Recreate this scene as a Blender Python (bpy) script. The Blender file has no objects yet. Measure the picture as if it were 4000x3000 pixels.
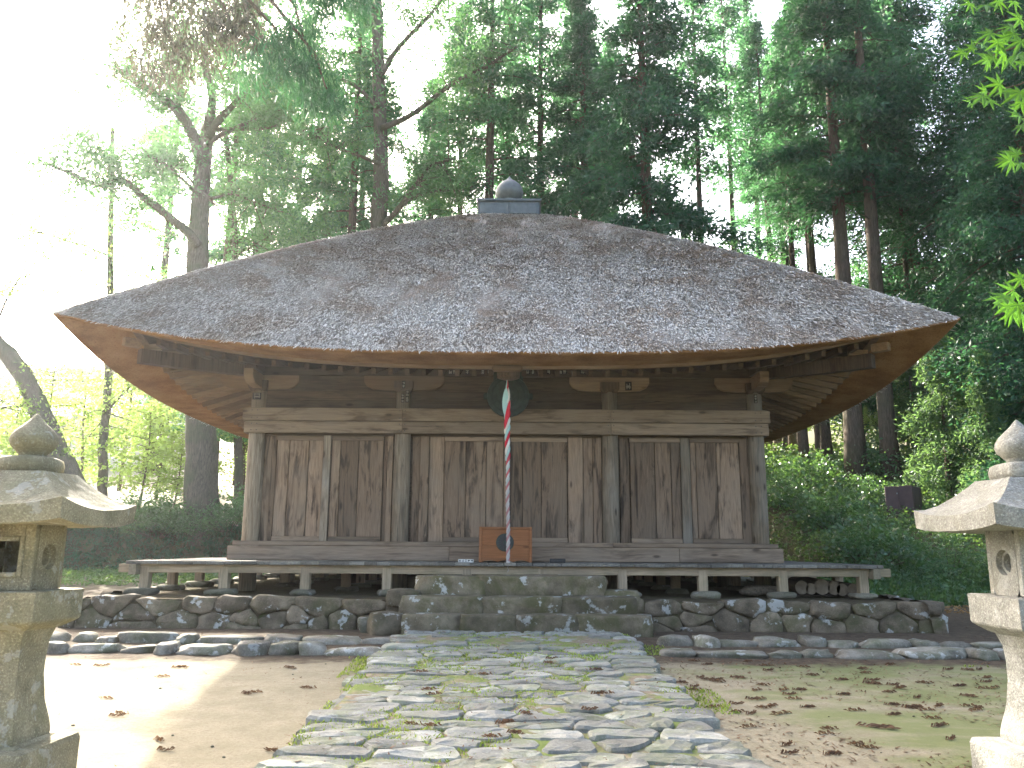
import bpy, math, random
import numpy as np
from mathutils import Vector, Matrix

SC = bpy.context.scene
COL = SC.collection
random.seed(7)
RNG = np.random.default_rng(11)

# ------------------------------------------------------------------ camera
FPX, PITCH, ROLL = 3235.0, math.radians(11.22), 0.0065
EYE = Vector((0.0, 0.0, 1.22))
fw = Vector((0, math.cos(PITCH), math.sin(PITCH)))
up0 = Vector((0, -math.sin(PITCH), math.cos(PITCH)))
rt0 = Vector((1, 0, 0))
rt = rt0 * math.cos(ROLL) + up0 * math.sin(ROLL)
up = up0 * math.cos(ROLL) - rt0 * math.sin(ROLL)
cd = bpy.data.cameras.new("camera")
cd.sensor_width = 36.0
cd.lens = FPX / 4000 * 36
cd.clip_start, cd.clip_end = 0.05, 600
cam = bpy.data.objects.new("camera", cd)
COL.objects.link(cam)
cam.matrix_world = Matrix(((rt.x, up.x, -fw.x, EYE.x), (rt.y, up.y, -fw.y, EYE.y), (rt.z, up.z, -fw.z, EYE.z), (0, 0, 0, 1)))
SC.camera = cam

def W(px, py, d):
    """the point of the place seen at a photograph pixel, at ground distance d"""
    v = fw * FPX + rt * (px - 2000) + up * (1500 - py)
    return EYE + v * (d / v.y)

# ------------------------------------------------------------------ light
SUN_EL, SUN_AZ = math.radians(30.5), math.radians(-35)       # azimuth from +Y, negative is towards -X
sdir = Vector((math.sin(SUN_AZ) * math.cos(SUN_EL), math.cos(SUN_AZ) * math.cos(SUN_EL), math.sin(SUN_EL)))
world = bpy.data.worlds.new("World")
SC.world = world
world.use_nodes = True
wn = world.node_tree
sky = wn.nodes.new("ShaderNodeTexSky")
sky.sky_type = 'NISHITA'
sky.sun_disc = False
sky.sun_elevation = SUN_EL
sky.sun_rotation = SUN_AZ
sky.air_density, sky.dust_density, sky.ozone_density = 0.7, 6.0, 0.0
wn.links.new(sky.outputs[0], wn.nodes["Background"].inputs[0])
wn.nodes["Background"].inputs[1].default_value = 0.15
sl = bpy.data.lights.new("sun", 'SUN')
sl.energy = 5.0
sl.angle = math.radians(0.6)
sl.color = (1.0, 0.95, 0.86)
sun = bpy.data.objects.new("sun", sl)
sun.rotation_euler = sdir.to_track_quat('Z', 'Y').to_euler()
sun.location = (0, 0, 40)
COL.objects.link(sun)
SC.view_settings.view_transform = 'Standard'
SC.view_settings.look = 'None'
SC.view_settings.gamma = 1.0
SC.view_settings.use_curve_mapping = False
SC.view_settings.exposure = 2.85
SC.render.engine = 'CYCLES'
cy = SC.cycles
cy.use_denoising = True
cy.max_bounces = 7
cy.diffuse_bounces = 4
cy.glossy_bounces = 2
cy.transmission_bounces = 4
cy.volume_bounces = 1
cy.sample_clamp_indirect = 6.0
HAZE = 0.00034

# ------------------------------------------------------------------ mesh helpers
ORG = {}
def tag(o, label=None, cat=None, group=None, kind=None):
    if label: o['label'] = label
    if cat: o['category'] = cat
    if group: o['group'] = group
    if kind: o['kind'] = kind
    return o

def empty(name, loc, label=None, cat=None, group=None, kind=None, parent=None):
    o = bpy.data.objects.new(name, None)
    o.empty_display_size = 0.2
    COL.objects.link(o)
    w = Vector(loc)
    if parent is not None:
        o.parent = parent
        o.location = w - ORG[parent.name]
    else:
        o.location = w
    ORG[o.name] = w
    return tag(o, label, cat, group, kind)

def mkmesh(name, V, F, mats, smooth=False, midx=None):
    V = np.asarray(V, dtype=np.float32)
    me = bpy.data.meshes.new(name)
    if isinstance(F, np.ndarray):
        k = F.shape[1]; m = F.shape[0]
        me.vertices.add(len(V)); me.vertices.foreach_set("co", V.ravel())
        me.loops.add(m * k); me.loops.foreach_set("vertex_index", F.astype(np.int32).ravel())
        me.polygons.add(m); me.polygons.foreach_set("loop_start", np.arange(0, m * k, k, dtype=np.int32))
        me.update(calc_edges=True)
    else:
        me.from_pydata(V.tolist(), [], F)
    if not isinstance(mats, (list, tuple)): mats = [mats]
    for m_ in mats: me.materials.append(m_)
    if midx is not None: me.polygons.foreach_set("material_index", np.asarray(midx, dtype=np.int32))
    if smooth:
        me.polygons.foreach_set("use_smooth", np.ones(len(me.polygons), dtype=bool))
    me.update()
    return me

def obj(name, VF, mat, parent=None, smooth=False, org=None, label=None, cat=None, group=None, kind=None, midx=None, auto=None):
    V, F = VF
    V = np.asarray(V, dtype=np.float64)
    if org is None:
        lo, hi = V.min(0), V.max(0)
        org = ((lo[0] + hi[0]) / 2, (lo[1] + hi[1]) / 2, lo[2])
    org = Vector(org)
    me = mkmesh(name, V - np.array(org), F, mat, smooth, midx)
    o = bpy.data.objects.new(name, me)
    COL.objects.link(o)
    if parent is not None:
        o.parent = parent
        o.location = org - ORG[parent.name]
    else:
        o.location = org
    ORG[o.name] = org
    return tag(o, label, cat, group, kind)

def share(src, worldloc, parent=None, rot=None, scale=None, name=None):
    """another object on the same mesh data"""
    o = src.copy()
    COL.objects.link(o)
    w = Vector(worldloc)
    o.parent = parent
    o.location = w - ORG[parent.name] if parent is not None else w
    if rot is not None: o.rotation_euler = rot
    if scale is not None: o.scale = scale
    ORG[o.name] = w
    return o

def merge(*parts):
    V, F, n = [], [], 0
    for v, f in parts:
        V.extend([tuple(p) for p in v]); F.extend([tuple(i + n for i in q) for q in f]); n += len(v)
    return V, F

def box(x0, x1, y0, y1, z0, z1, b=0.0):
    if b <= 0:
        V = [(x0,y0,z0),(x1,y0,z0),(x1,y1,z0),(x0,y1,z0),(x0,y0,z1),(x1,y0,z1),(x1,y1,z1),(x0,y1,z1)]
        return V, [(0,3,2,1),(4,5,6,7),(0,1,5,4),(1,2,6,5),(2,3,7,6),(3,0,4,7)]
    lo, hi = (x0,y0,z0), (x1,y1,z1)
    b = min(b, (x1-x0)*.45, (y1-y0)*.45, (z1-z0)*.45)
    V = []; idx = {}
    for cx in (0,1):
        for cyy in (0,1):
            for cz in (0,1):
                c = (cx,cyy,cz)
                for a in range(3):
                    p = []
                    for k in range(3):
                        base = hi[k] if c[k] else lo[k]
                        if k != a: base += (-b if c[k] else b)
                        p.append(base)
                    idx[(c,a)] = len(V); V.append(tuple(p))
    F = []
    cen = [(x0+x1)/2,(y0+y1)/2,(z0+z1)/2]
    def add(q):
        ps = [Vector(V[i]) for i in q]
        n = (ps[1]-ps[0]).cross(ps[2]-ps[1])
        m = sum(ps, Vector())/len(ps) - Vector(cen)
        F.append(tuple(q) if n.dot(m) > 0 else tuple(reversed(q)))
    for a in range(3):
        o1, o2 = [k for k in range(3) if k != a]
        for s in (0,1):
            q = []
            for (u,v) in ((0,0),(1,0),(1,1),(0,1)):
                c = [0,0,0]; c[a]=s; c[o1]=u; c[o2]=v
                q.append(idx[(tuple(c),a)])
            add(q)
    for a in range(3):           # edges along axis a
        o1, o2 = [k for k in range(3) if k != a]
        for u in (0,1):
            for v in (0,1):
                c0=[0,0,0]; c1=[0,0,0]; c0[o1]=c1[o1]=u; c0[o2]=c1[o2]=v; c1[a]=1
                add([idx[(tuple(c0),o1)],idx[(tuple(c1),o1)],idx[(tuple(c1),o2)],idx[(tuple(c0),o2)]])
    for cx in (0,1):
        for cyy in (0,1):
            for cz in (0,1):
                add([idx[((cx,cyy,cz),a)] for a in range(3)])
    return V, F

def beam(p0, p1, w, h, upv=(0,0,1)):
    """a squared timber from p0 to p1 (p is the middle of its top face)"""
    p0, p1 = Vector(p0), Vector(p1)
    d = (p1-p0).normalized(); s = d.cross(Vector(upv)).normalized(); u = s.cross(d).normalized()
    V = []
    for p in (p0, p1):
        for a, b in ((-1,-1),(1,-1),(1,0),(-1,0)):
            V.append(tuple(p + s*(a*w/2) + u*(b*h)))
    return V, [(0,1,2,3),(7,6,5,4),(0,4,5,1),(1,5,6,2),(2,6,7,3),(3,7,4,0)]

def tube(P, R, n=8, cap=True, wob=0.0, seed=0):
    rg = random.Random(seed)
    P = [Vector(p) for p in P]
    V, F = [], []
    prev = None
    for i, p in enumerate(P):
        t = (P[min(i+1,len(P)-1)] - P[max(i-1,0)]).normalized()
        if prev is None:
            a = t.cross(Vector((0.3,0.9,0.1)));
            if a.length < .1: a = t.cross(Vector((1,0,0)))
            a.normalize()
        else:
            a = (prev - t*prev.dot(t)).normalized()
        prev = a; b = t.cross(a)
        r = R[i] if hasattr(R,'__len__') else R
        for k in range(n):
            an = 2*math.pi*k/n
            rr = r*(1+wob*(rg.random()-.5)*2)
            V.append(tuple(p + a*(math.cos(an)*rr) + b*(math.sin(an)*rr)))
    for i in range(len(P)-1):
        for k in range(n):
            k2=(k+1)%n
            F.append((i*n+k, i*n+k2, (i+1)*n+k2, (i+1)*n+k))
    if cap:
        F.append(tuple(reversed(range(n)))); F.append(tuple(range((len(P)-1)*n, len(P)*n)))
    return V, F

def lathe(prof, n=24, c=(0,0,0), sq=0.0):
    """profile [(r,z)]; sq>0 squares the section off"""
    V, F = [], []
    for r, z in prof:
        for k in range(n):
            an = 2*math.pi*(k+.5)/n
            ca, sa = math.cos(an), math.sin(an)
            m = max(abs(ca), abs(sa))
            rr = r*((1-sq) + sq/m)
            V.append((c[0]+ca*rr, c[1]+sa*rr, c[2]+z))
    for i in range(len(prof)-1):
        for k in range(n):
            k2=(k+1)%n
            F.append((i*n+k, i*n+k2, (i+1)*n+k2, (i+1)*n+k))
    F.append(tuple(reversed(range(n)))); F.append(tuple(range((len(prof)-1)*n, len(prof)*n)))
    return V, F

def wavy(P, seed, freq=2.0):
    """a few random sine waves over points, about -1..1"""
    rg = np.random.default_rng(seed)
    P = np.asarray(P, float); s = np.zeros(len(P))
    for k in range(5):
        d = rg.normal(size=3); d /= np.linalg.norm(d)
        s += np.sin(P @ d * freq * (1+.7*k) + rg.uniform(0,6.28)) / (1+.6*k)
    return s/2.2

_cube = {}
def cubegrid(n):
    if n in _cube: return _cube[n]
    V, F, idx = [], [], {}
    def vid(p):
        k = tuple(p)
        if k not in idx: idx[k] = len(V); V.append(k)
        return idx[k]
    for a in range(3):
        o1, o2 = (a+1)%3, (a+2)%3
        for s in (0, n):
            for i in range(n):
                for j in range(n):
                    q = []
                    for (u,v) in ((i,j),(i+1,j),(i+1,j+1),(i,j+1)):
                        p=[0,0,0]; p[a]=s; p[o1]=u; p[o2]=v; q.append(vid(p))
                    F.append(tuple(q) if s else tuple(reversed(q)))
    _cube[n] = (np.array(V,float)/n*2-1, F)
    return _cube[n]

def rock(c, s, seed, n=4, rnd=.5, amp=.12, knock=7):
    C, F = cubegrid(n)
    N = C/np.linalg.norm(C,axis=1)[:,None]
    P = C*(1-rnd) + N*1.25*rnd
    # knock a few corners and edges off with random planes
    rg_ = np.random.default_rng(seed+9)
    for _ in range(knock):
        d = rg_.normal(size=3); d /= np.linalg.norm(d); k = rg_.uniform(.82,1.12)*(.75+.25*np.abs(d).sum()/1.2)
        over = np.maximum(P@d-k, 0); P = P - over[:,None]*d*.85
    P = P*(1+amp*wavy(C, seed, 1.9)[:,None]) + .35*amp*np.stack([wavy(C,seed+k+21,7.5) for k in range(3)],1) + .5*amp*np.stack([wavy(C,seed+k+1,3.1) for k in range(3)],1)
    P = P*np.array(s)/2 + np.array(c)
    return P.tolist(), F

def smoothstep(a, b, t):
    t = np.clip((np.asarray(t,float)-a)/(b-a), 0, 1)
    return t*t*(3-2*t)

def clip_poly(poly, nx, ny, c):
    out = []
    for i in range(len(poly)):
        p, q = poly[i], poly[(i+1)%len(poly)]
        dp, dq = p[0]*nx+p[1]*ny-c, q[0]*nx+q[1]*ny-c
        if dp <= 0: out.append(p)
        if (dp < 0 < dq) or (dq < 0 < dp):
            t = dp/(dp-dq); out.append((p[0]+(q[0]-p[0])*t, p[1]+(q[1]-p[1])*t))
    return out

def cells(pts, bounds, ax=1.0, ay=1.0, reach=9):
    """Voronoi cells of pts (metric squeezed by ax, ay) inside the rectangle bounds"""
    x0,x1,y0,y1 = bounds
    S = [(p[0]*ax, p[1]*ay) for p in pts]
    A = np.array(S); res = []
    for i,(sx,sy) in enumerate(S):
        poly = [(x0*ax,y0*ay),(x1*ax,y0*ay),(x1*ax,y1*ay),(x0*ax,y1*ay)]
        d = ((A-A[i])**2).sum(1)
        for j in np.argsort(d)[1:26]:
            nx, ny = A[j][0]-sx, A[j][1]-sy
            poly = clip_poly(poly, nx, ny, (A[j][0]**2+A[j][1]**2-sx*sx-sy*sy)/2)
            if len(poly) < 3: break
        res.append([(p[0]/ax, p[1]/ay) for p in poly])
    return res

def stone_prism(poly, gap, depth, dome, rg, place, jit=.012):
    """a dressed-by-hand stone: the cell shrunk by the joint, corners rounded, top bulged and uneven. place(u,v,w)->xyz"""
    cx = sum(p[0] for p in poly)/len(poly); cyy = sum(p[1] for p in poly)/len(poly)
    # shrink by the gap along each direction
    q = []
    for (x,y) in poly:
        d = math.hypot(x-cx,y-cyy) or 1e-6
        k = max(.4, 1-gap*1.25/d)
        q.append((cx+(x-cx)*k, cyy+(y-cyy)*k))
    # chaikin
    r = []
    for i in range(len(q)):
        a, b = q[i], q[(i+1)%len(q)]
        L = math.hypot(a[0]-b[0], a[1]-b[1])
        if L < .02:
            r.append(((a[0]+b[0])/2,(a[1]+b[1])/2)); continue
        for t in ((.2,.8) if L < .22 else (.16,.5,.84)):
            r.append((a[0]+(b[0]-a[0])*t+rg.uniform(-jit,jit), a[1]+(b[1]-a[1])*t+rg.uniform(-jit,jit)))
    n = len(r)
    tilt = (rg.uniform(-.05,.05), rg.uniform(-.05,.05)); h0 = rg.uniform(-.015,.015)
    V = []
    for (sc, w0, nz) in ((1.0,-depth,0),(1.0,-.024,.006),(.93,-.003,.006),(.55,dome*.75,.011)):
        for (x,y) in r:
            u, v = cx+(x-cx)*sc, cyy+(y-cyy)*sc
            w = w0 + (0 if nz == 0 else h0+(u-cx)*tilt[0]+(v-cyy)*tilt[1]+rg.uniform(-nz,nz))
            V.append(place(u,v,w))
    V.append(place(cx,cyy,dome+h0+rg.uniform(-.008,.008)))
    F = []
    for k in range(3):
        for i in range(n):
            j=(i+1)%n
            F.append((k*n+i,k*n+j,(k+1)*n+j,(k+1)*n+i))
    for i in range(n): F.append((3*n+i,3*n+(i+1)%n,4*n))
    return V, F

# ------------------------------------------------------------------ materials
def hexc(r,g,b): return (r,g,b,1)
class M:
    def __init__(s, name, rough=.8, spec=.3):
        s.m = bpy.data.materials.new(name); s.m.use_nodes = True
        s.t = s.m.node_tree; s.b = s.t.nodes["Principled BSDF"]
        s.b.inputs["Roughness"].default_value = rough
        s.b.inputs["Specular IOR Level"].default_value = spec
        s.out = s.t.nodes["Material Output"]
    def n(s, typ, **kw):
        x = s.t.nodes.new(typ)
        for k,v in kw.items(): setattr(x,k,v)
        return x
    def l(s, a, b): s.t.links.new(a,b)
    def coords(s, scale=(1,1,1), rnd=True, world=False):
        if world:
            src = s.n("ShaderNodeNewGeometry").outputs["Position"]
        else:
            src = s.n("ShaderNodeTexCoord").outputs["Object"]
        if rnd:
            oi = s.n("ShaderNodeObjectInfo")
            vm = s.n("ShaderNodeVectorMath", operation='MULTIPLY_ADD')
            cmb = s.n("ShaderNodeCombineXYZ")
            for i in range(3): s.l(oi.outputs["Random"], cmb.inputs[i])
            s.l(cmb.outputs[0], vm.inputs[0]); vm.inputs[1].default_value=(37,71,113); s.l(src, vm.inputs[2])
            src = vm.outputs[0]
        mp = s.n("ShaderNodeMapping"); mp.inputs["Scale"].default_value = scale
        s.l(src, mp.inputs["Vector"])
        return mp.outputs[0]
    def noise(s, vec, sc=5, det=4, rough=.55, dist=0):
        x = s.n("ShaderNodeTexNoise"); x.inputs["Scale"].default_value=sc; x.inputs["Detail"].default_value=det
        x.inputs["Roughness"].default_value=rough; x.inputs["Distortion"].default_value=dist
        s.l(vec,x.inputs["Vector"]); return x.outputs["Fac"]
    def ramp(s, fac, stops, interp='LINEAR'):
        x = s.n("ShaderNodeValToRGB"); x.color_ramp.interpolation = interp
        e = x.color_ramp.elements
        while len(e) < len(stops): e.new(.5)
        for i,(p,c) in enumerate(stops):
            e[i].position = p; e[i].color = c if len(c)==4 else (*c,1)
        s.l(fac,x.inputs[0]); return x.outputs[0]
    def mix(s, fac, a, b, mode='MIX'):
        x = s.n("ShaderNodeMix", data_type='RGBA', blend_type=mode)
        for sock, v in ((x.inputs[0],fac),(x.inputs[6],a),(x.inputs[7],b)):
            if isinstance(v,(int,float)): sock.default_value=v
            elif isinstance(v,tuple): sock.default_value = v if len(v)==4 else (*v,1)
            else: s.l(v,sock)
        return x.outputs[2]
    def math(s, op, a, b=0, c=None):
        x = s.n("ShaderNodeMath", operation=op)
        for i,v in enumerate((a,b) if c is None else (a,b,c)):
            if isinstance(v,(int,float)): x.inputs[i].default_value=v
            else: s.l(v,x.inputs[i])
        return x.outputs[0]
    def color(s, c):
        if isinstance(c,tuple): s.b.inputs["Base Color"].default_value = c if len(c)==4 else (*c,1)
        else: s.l(c,s.b.inputs["Base Color"])
    def bump(s, h, strength=.4, dist=.01):
        x = s.n("ShaderNodeBump"); x.inputs["Strength"].default_value=strength; x.inputs["Distance"].default_value=dist
        s.l(h,x.inputs["Height"]); s.l(x.outputs[0],s.b.inputs["Normal"])
    def rnd(s): return s.n("ShaderNodeObjectInfo").outputs["Random"]
    def island(s): return s.n("ShaderNodeNewGeometry").outputs["Random Per Island"]

def wood(name, lo, hi, axis='z', stain=.5, moss=0.0, var=.42, sc=1.0, gray=(.21,.168,.12)):
    m = M(name, .82, .2)
    s = {'z':(16,16,.9),'x':(.9,16,16),'y':(16,.9,16)}[axis]
    v = m.coords(tuple(k*sc for k in s))
    g = m.noise(v, 2.2, 6, .65, .6)
    g2 = m.noise(m.coords(tuple(k*.25 if k>2 else k*.6 for k in s)), 1.7, 4, .65, 1.0)
    c = m.ramp(g, [(.3,lo),(.72,hi)])
    # dark water stains and greyed areas
    c = m.mix(m.ramp(g2,[(.5,(0,0,0)),(.64,(min(1,stain*1.2),)*3)]), c, tuple(k*.3 for k in lo))
    gz = m.noise(m.coords((.9,.9,.7)), 1.6, 3)
    c = m.mix(m.ramp(gz,[(.42,(0,0,0)),(.7,(.55,.55,.55))]), c, gray)
    # knots
    vo = m.n("ShaderNodeTexVoronoi"); vo.inputs["Scale"].default_value = 1.0
    s2 = {'z':(3.5,3.5,1.3),'x':(1.3,3.5,3.5),'y':(3.5,1.3,3.5)}[axis]
    m.l(m.coords(s2), vo.inputs["Vector"])
    c = m.mix(m.ramp(vo.outputs["Distance"],[(.05,(.8,.8,.8)),(.12,(0,0,0))]), c, tuple(k*.3 for k in lo))
    r = m.ramp(m.rnd(), [(0,(1-var,)*3),(1,(1+var*.6,)*3)])
    c = m.mix(1.0, c, r, 'MULTIPLY')
    if moss:
        mo = m.noise(m.coords((1,1,1),world=True,rnd=False), 1.7, 5, .65)
        c = m.mix(m.ramp(mo,[(.45,(0,0,0)),(.62,(moss,)*3)]), c, (.085,.1,.045))
    m.color(c)
    m.bump(g, .5, .006)
    return m.m

def stone(name, base, dark, lichen=.3, moss=.3, speck=.15, sc=1.0, mosscol=(.07,.085,.03), var=.3):
    m = M(name, .88, .25)
    v = m.coords((sc,)*3)
    a = m.noise(v, 3.5, 6, .6)
    f = m.noise(v, 55, 3, .7)
    c = m.ramp(a, [(.3,dark),(.68,base)])
    c = m.mix(m.ramp(f,[(.35,(speck,)*3),(.5,(0,)*3)]), c, tuple(k*.35 for k in dark))
    c = m.mix(m.ramp(f,[(.55,(0,)*3),(.72,(speck*2,)*3)]), c, tuple(min(1,k*1.7) for k in base))
    if moss:
        mo = m.noise(v, 2.1, 6, .7, .4)
        c = m.mix(m.ramp(mo,[(.46,(0,)*3),(.6,(moss,)*3)]), c, mosscol)
    if lichen:
        l2 = m.noise(v, 4.2, 5, .62, .1)
        c = m.mix(m.ramp(l2,[(.585,(0,)*3),(.63,(lichen,)*3)]), c, (.42,.43,.39))
    c = m.mix(1.0, c, m.ramp(m.rnd(),[(0,(1-var,)*3),(1,(1+var*.5,)*3)]), 'MULTIPLY')
    m.color(c)
    h = m.math('ADD', m.math('MULTIPLY', a, 1.6), m.math('MULTIPLY', f, .22))
    m.bump(h, .75, .03)
    return m.m

def leafmat(name, a, b, trans=.45, tcol=(.25,.42,.06), rough=.5, spec=.35):
    m = M(name, rough, spec)
    r = m.island()
    c = m.ramp(r,[(0,a),(.75,b),(1,tuple(min(1,k*1.5) for k in b))])
    big = m.noise(m.coords((1,1,1),rnd=True), .9, 3)
    c = m.mix(1.0, c, m.ramp(big,[(.3,(.62,)*3),(.7,(1.3,)*3)]), 'MULTIPLY')
    m.color(c)
    tr = m.n("ShaderNodeBsdfTranslucent")
    m.l(m.mix(.7, c, tcol), tr.inputs[0])
    mx = m.n("ShaderNodeMixShader"); mx.inputs[0].default_value = trans
    m.l(m.b.outputs[0], mx.inputs[1]); m.l(tr.outputs[0], mx.inputs[2]); m.l(mx.outputs[0], m.out.inputs[0])
    return m.m

def plain(name, c, rough=.7, spec=.3, metal=0, nz=.25, sc=20, bumpd=.003):
    m = M(name, rough, spec)
    n_ = m.noise(m.coords((1,1,1)), sc, 4)
    m.color(m.ramp(n_,[(.3,tuple(k*(1-nz) for k in c)),(.7,tuple(min(1,k*(1+nz)) for k in c))]))
    m.b.inputs["Metallic"].default_value = metal
    m.bump(n_, .3, bumpd)
    return m.m

def barkmat(name, lo, hi, green=.25):
    m = M(name, .95, .1)
    g = m.noise(m.coords((14,14,1.6)), 2.2, 5, .7, .6)
    b = m.noise(m.coords((1,1,1)), 1.2, 4)
    c = m.ramp(g,[(.32,lo),(.7,hi)])
    c = m.mix(m.ramp(b,[(.45,(0,)*3),(.62,(green,)*3)]), c, (.07,.085,.045))
    m.color(c); m.bump(g, .9, .03)
    return m.m

MT = {}
MT['wall'] = wood('weathered_wall_wood', (.145,.1,.064), (.3,.215,.14), 'z', .8, sc=1.5)
MT['wallx'] = wood('weathered_board_wood', (.14,.1,.066), (.26,.195,.13), 'x', .5)
MT['wally'] = wood('weathered_side_board_wood', (.095,.07,.05), (.22,.165,.118), 'y', .35)
MT['col'] = wood('column_wood', (.12,.095,.065), (.31,.255,.18), 'z', .45, gray=(.27,.255,.21))
MT['lintel'] = wood('lintel_wood', (.15,.112,.073), (.255,.195,.13), 'x', .6, var=.2)
MT['lintely'] = wood('lintel_side_wood', (.13,.1,.075), (.25,.195,.145), 'y', .3, var=.2)
MT['dark'] = wood('dark_wood', (.045,.032,.022), (.12,.088,.06), 'x', .4, gray=(.1,.085,.065))  # plain dark brown tone, grain along x
MT['darkz'] = wood('dark_post_wood', (.05,.035,.025), (.13,.095,.068), 'z', .5, gray=(.1,.09,.08))  # plain dark brown tone, upright grain
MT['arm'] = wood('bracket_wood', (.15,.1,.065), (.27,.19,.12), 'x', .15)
MT['raft'] = wood('shaded_rafter_wood', (.05,.035,.025), (.12,.085,.06), 'y', .3, gray=(.1,.085,.065))  # front rafters: shade under the eave is put into this darker tone
MT['raftx'] = wood('lit_side_rafter_wood', (.14,.095,.06), (.28,.2,.13), 'x', .3)  # same rafters on the sides, lighter: their light is in the colour
MT['deck'] = wood('veranda_deck_wood', (.09,.084,.066), (.22,.205,.165), 'y', .3, gray=(.2,.195,.165))
MT['deckx'] = wood('veranda_side_deck_wood', (.09,.084,.066), (.22,.205,.165), 'x', .3, gray=(.2,.195,.165))
MT['vbeam'] = wood('veranda_beam_wood', (.22,.165,.1), (.45,.35,.225), 'x', .15, moss=.35, var=.15)
MT['vbeamy'] = wood('veranda_side_beam_wood', (.16,.125,.085), (.34,.27,.19), 'y', .15, moss=.4, var=.15)
MT['vpost'] = wood('veranda_post_wood', (.22,.17,.105), (.46,.36,.235), 'z', .15, moss=.25, var=.2)
MT['orange'] = wood('offertory_box_wood', (.17,.065,.024), (.29,.125,.048), 'x', .1, var=.1, gray=(.22,.1,.045))
MT['eboard'] = wood('eave_board_wood', (.12,.08,.05), (.2,.14,.09), 'x', .1)
MT['wallstone'] = stone('platform_stone', (.2,.16,.105), (.062,.048,.03), lichen=.65, moss=.7, mosscol=(.055,.056,.02))
MT['curb'] = stone('curb_stone', (.27,.252,.2), (.09,.08,.058), lichen=.6, moss=.5)
MT['pave'] = stone('paving_stone', (.265,.265,.228), (.12,.12,.1), lichen=.35, moss=.3, mosscol=(.16,.2,.05))
MT['step'] = stone('step_stone', (.18,.15,.098), (.068,.056,.034), lichen=.65, moss=.7, mosscol=(.055,.056,.016), speck=.1)
MT['found'] = stone('foundation_stone', (.19,.175,.125), (.1,.09,.06), lichen=.3, moss=.4)
MT['lantL'] = stone('mossy_lantern_granite', (.27,.24,.15), (.14,.122,.072), lichen=.3, moss=.45, speck=.38, sc=1.4, mosscol=(.13,.125,.06), var=.08)
MT['lantR'] = stone('pale_lantern_granite', (.27,.268,.235), (.145,.143,.12), lichen=.3, moss=.3, speck=.42, sc=1.4, mosscol=(.19,.18,.12), var=.08)
MT['bark'] = barkmat('cedar_bark', (.045,.035,.026), (.15,.115,.085))
MT['barkg'] = barkmat('old_tree_bark', (.05,.045,.035), (.16,.14,.105), .6)
MT['cedar'] = leafmat('cedar_foliage', (.016,.05,.03), (.042,.11,.055), .42, (.13,.36,.12))
MT['cedarD'] = leafmat('dark_cedar_foliage', (.01,.036,.022), (.027,.08,.042), .34, (.1,.3,.09))
MT['leafy'] = leafmat('broadleaf_foliage', (.03,.078,.037), (.07,.145,.06), .45, (.16,.38,.1))
MT['young'] = leafmat('young_leaf_foliage', (.09,.15,.04), (.17,.27,.07), .55, (.4,.55,.12))
MT['bush'] = leafmat('shrub_foliage', (.02,.055,.028), (.055,.115,.055), .3, (.22,.42,.06), .35, .5)
MT['bough'] = leafmat('brownish_cedar_needles', (.035,.04,.025), (.075,.065,.045), .2, (.16,.16,.08))
MT['cedarL'] = leafmat('sunlit_cedar_spray', (.025,.065,.032), (.065,.13,.055), .4, (.25,.42,.1))
MT['cover'] = leafmat('ground_cover_foliage', (.022,.062,.028), (.07,.14,.06), .35, (.25,.4,.05), .4, .45)
MT['maple'] = leafmat('maple_leaf', (.03,.095,.01), (.055,.14,.014), .45, (.1,.26,.015), .4, .4)
MT['mossf'] = leafmat('moss_blades', (.1,.15,.03), (.22,.3,.06), .3, (.4,.5,.08), .8, .1)
MT['dead'] = leafmat('dead_cedar_needles', (.06,.038,.026), (.13,.085,.055), .2, (.3,.16,.06), .8, .1)
MT['drygrass'] = leafmat('dry_leaf', (.2,.13,.06), (.35,.24,.12), .3, (.4,.25,.1), .8, .1)
MT['copper'] = plain('green_copper', (.075,.092,.092), .5, .4, .2, .2, 9)
MT['copperl'] = plain('pale_copper', (.2,.24,.245), .45, .4, .2, .2, 9)
MT['bronze'] = plain('gong_bronze', (.022,.036,.03), .6, .3, .1, .3, 12)
MT['black'] = plain('black_plastic', (.012,.014,.015), .5, .4)
MT['paper'] = plain('aged_paper', (.26,.25,.21), .9, .1)
MT['white'] = plain('white_card', (.6,.59,.53), .9, .1, nz=.08)
MT['ink'] = plain('ink', (.02,.02,.022), .9, .1)
MT['red'] = plain('rope_red', (.55,.03,.05), .85, .1, nz=.12, sc=60)
MT['rwhite'] = plain('rope_white', (.62,.6,.53), .85, .1, nz=.12, sc=60)
MT['teal'] = plain('rope_pale_teal', (.36,.52,.48), .85, .1, nz=.12, sc=60)
def fade(key, name, c, low):
    m = M(name, .85, .1)
    sp = m.n("ShaderNodeSeparateXYZ"); ge = m.n("ShaderNodeNewGeometry"); m.l(ge.outputs["Position"], sp.inputs[0])
    mp = m.n("ShaderNodeMapRange"); m.l(sp.outputs[2], mp.inputs[0]); mp.inputs[1].default_value=2.0; mp.inputs[2].default_value=3.0
    nz = m.noise(m.coords((1,1,1)), 60, 3)
    m.color(m.mix(mp.outputs[0], tuple(low), m.mix(nz, tuple(k*.85 for k in c), tuple(min(1,k*1.1) for k in c)))); MT[key] = m.m
fade('red','rope_red',(.5,.025,.045),(.34,.17,.16)); fade('rwhite','rope_white',(.6,.58,.52),(.4,.37,.33)); fade('teal','rope_pale_teal',(.33,.5,.46),(.36,.34,.31))
MT['rust'] = plain('brown_metal', (.085,.058,.055), .6, .35, .1, .2, 3)
MT['rooft'] = plain('far_roof_tiles', (.45,.46,.47), .6, .3)
MT['plaster'] = plain('far_plaster', (.6,.58,.54), .9, .1, nz=.05)
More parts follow.
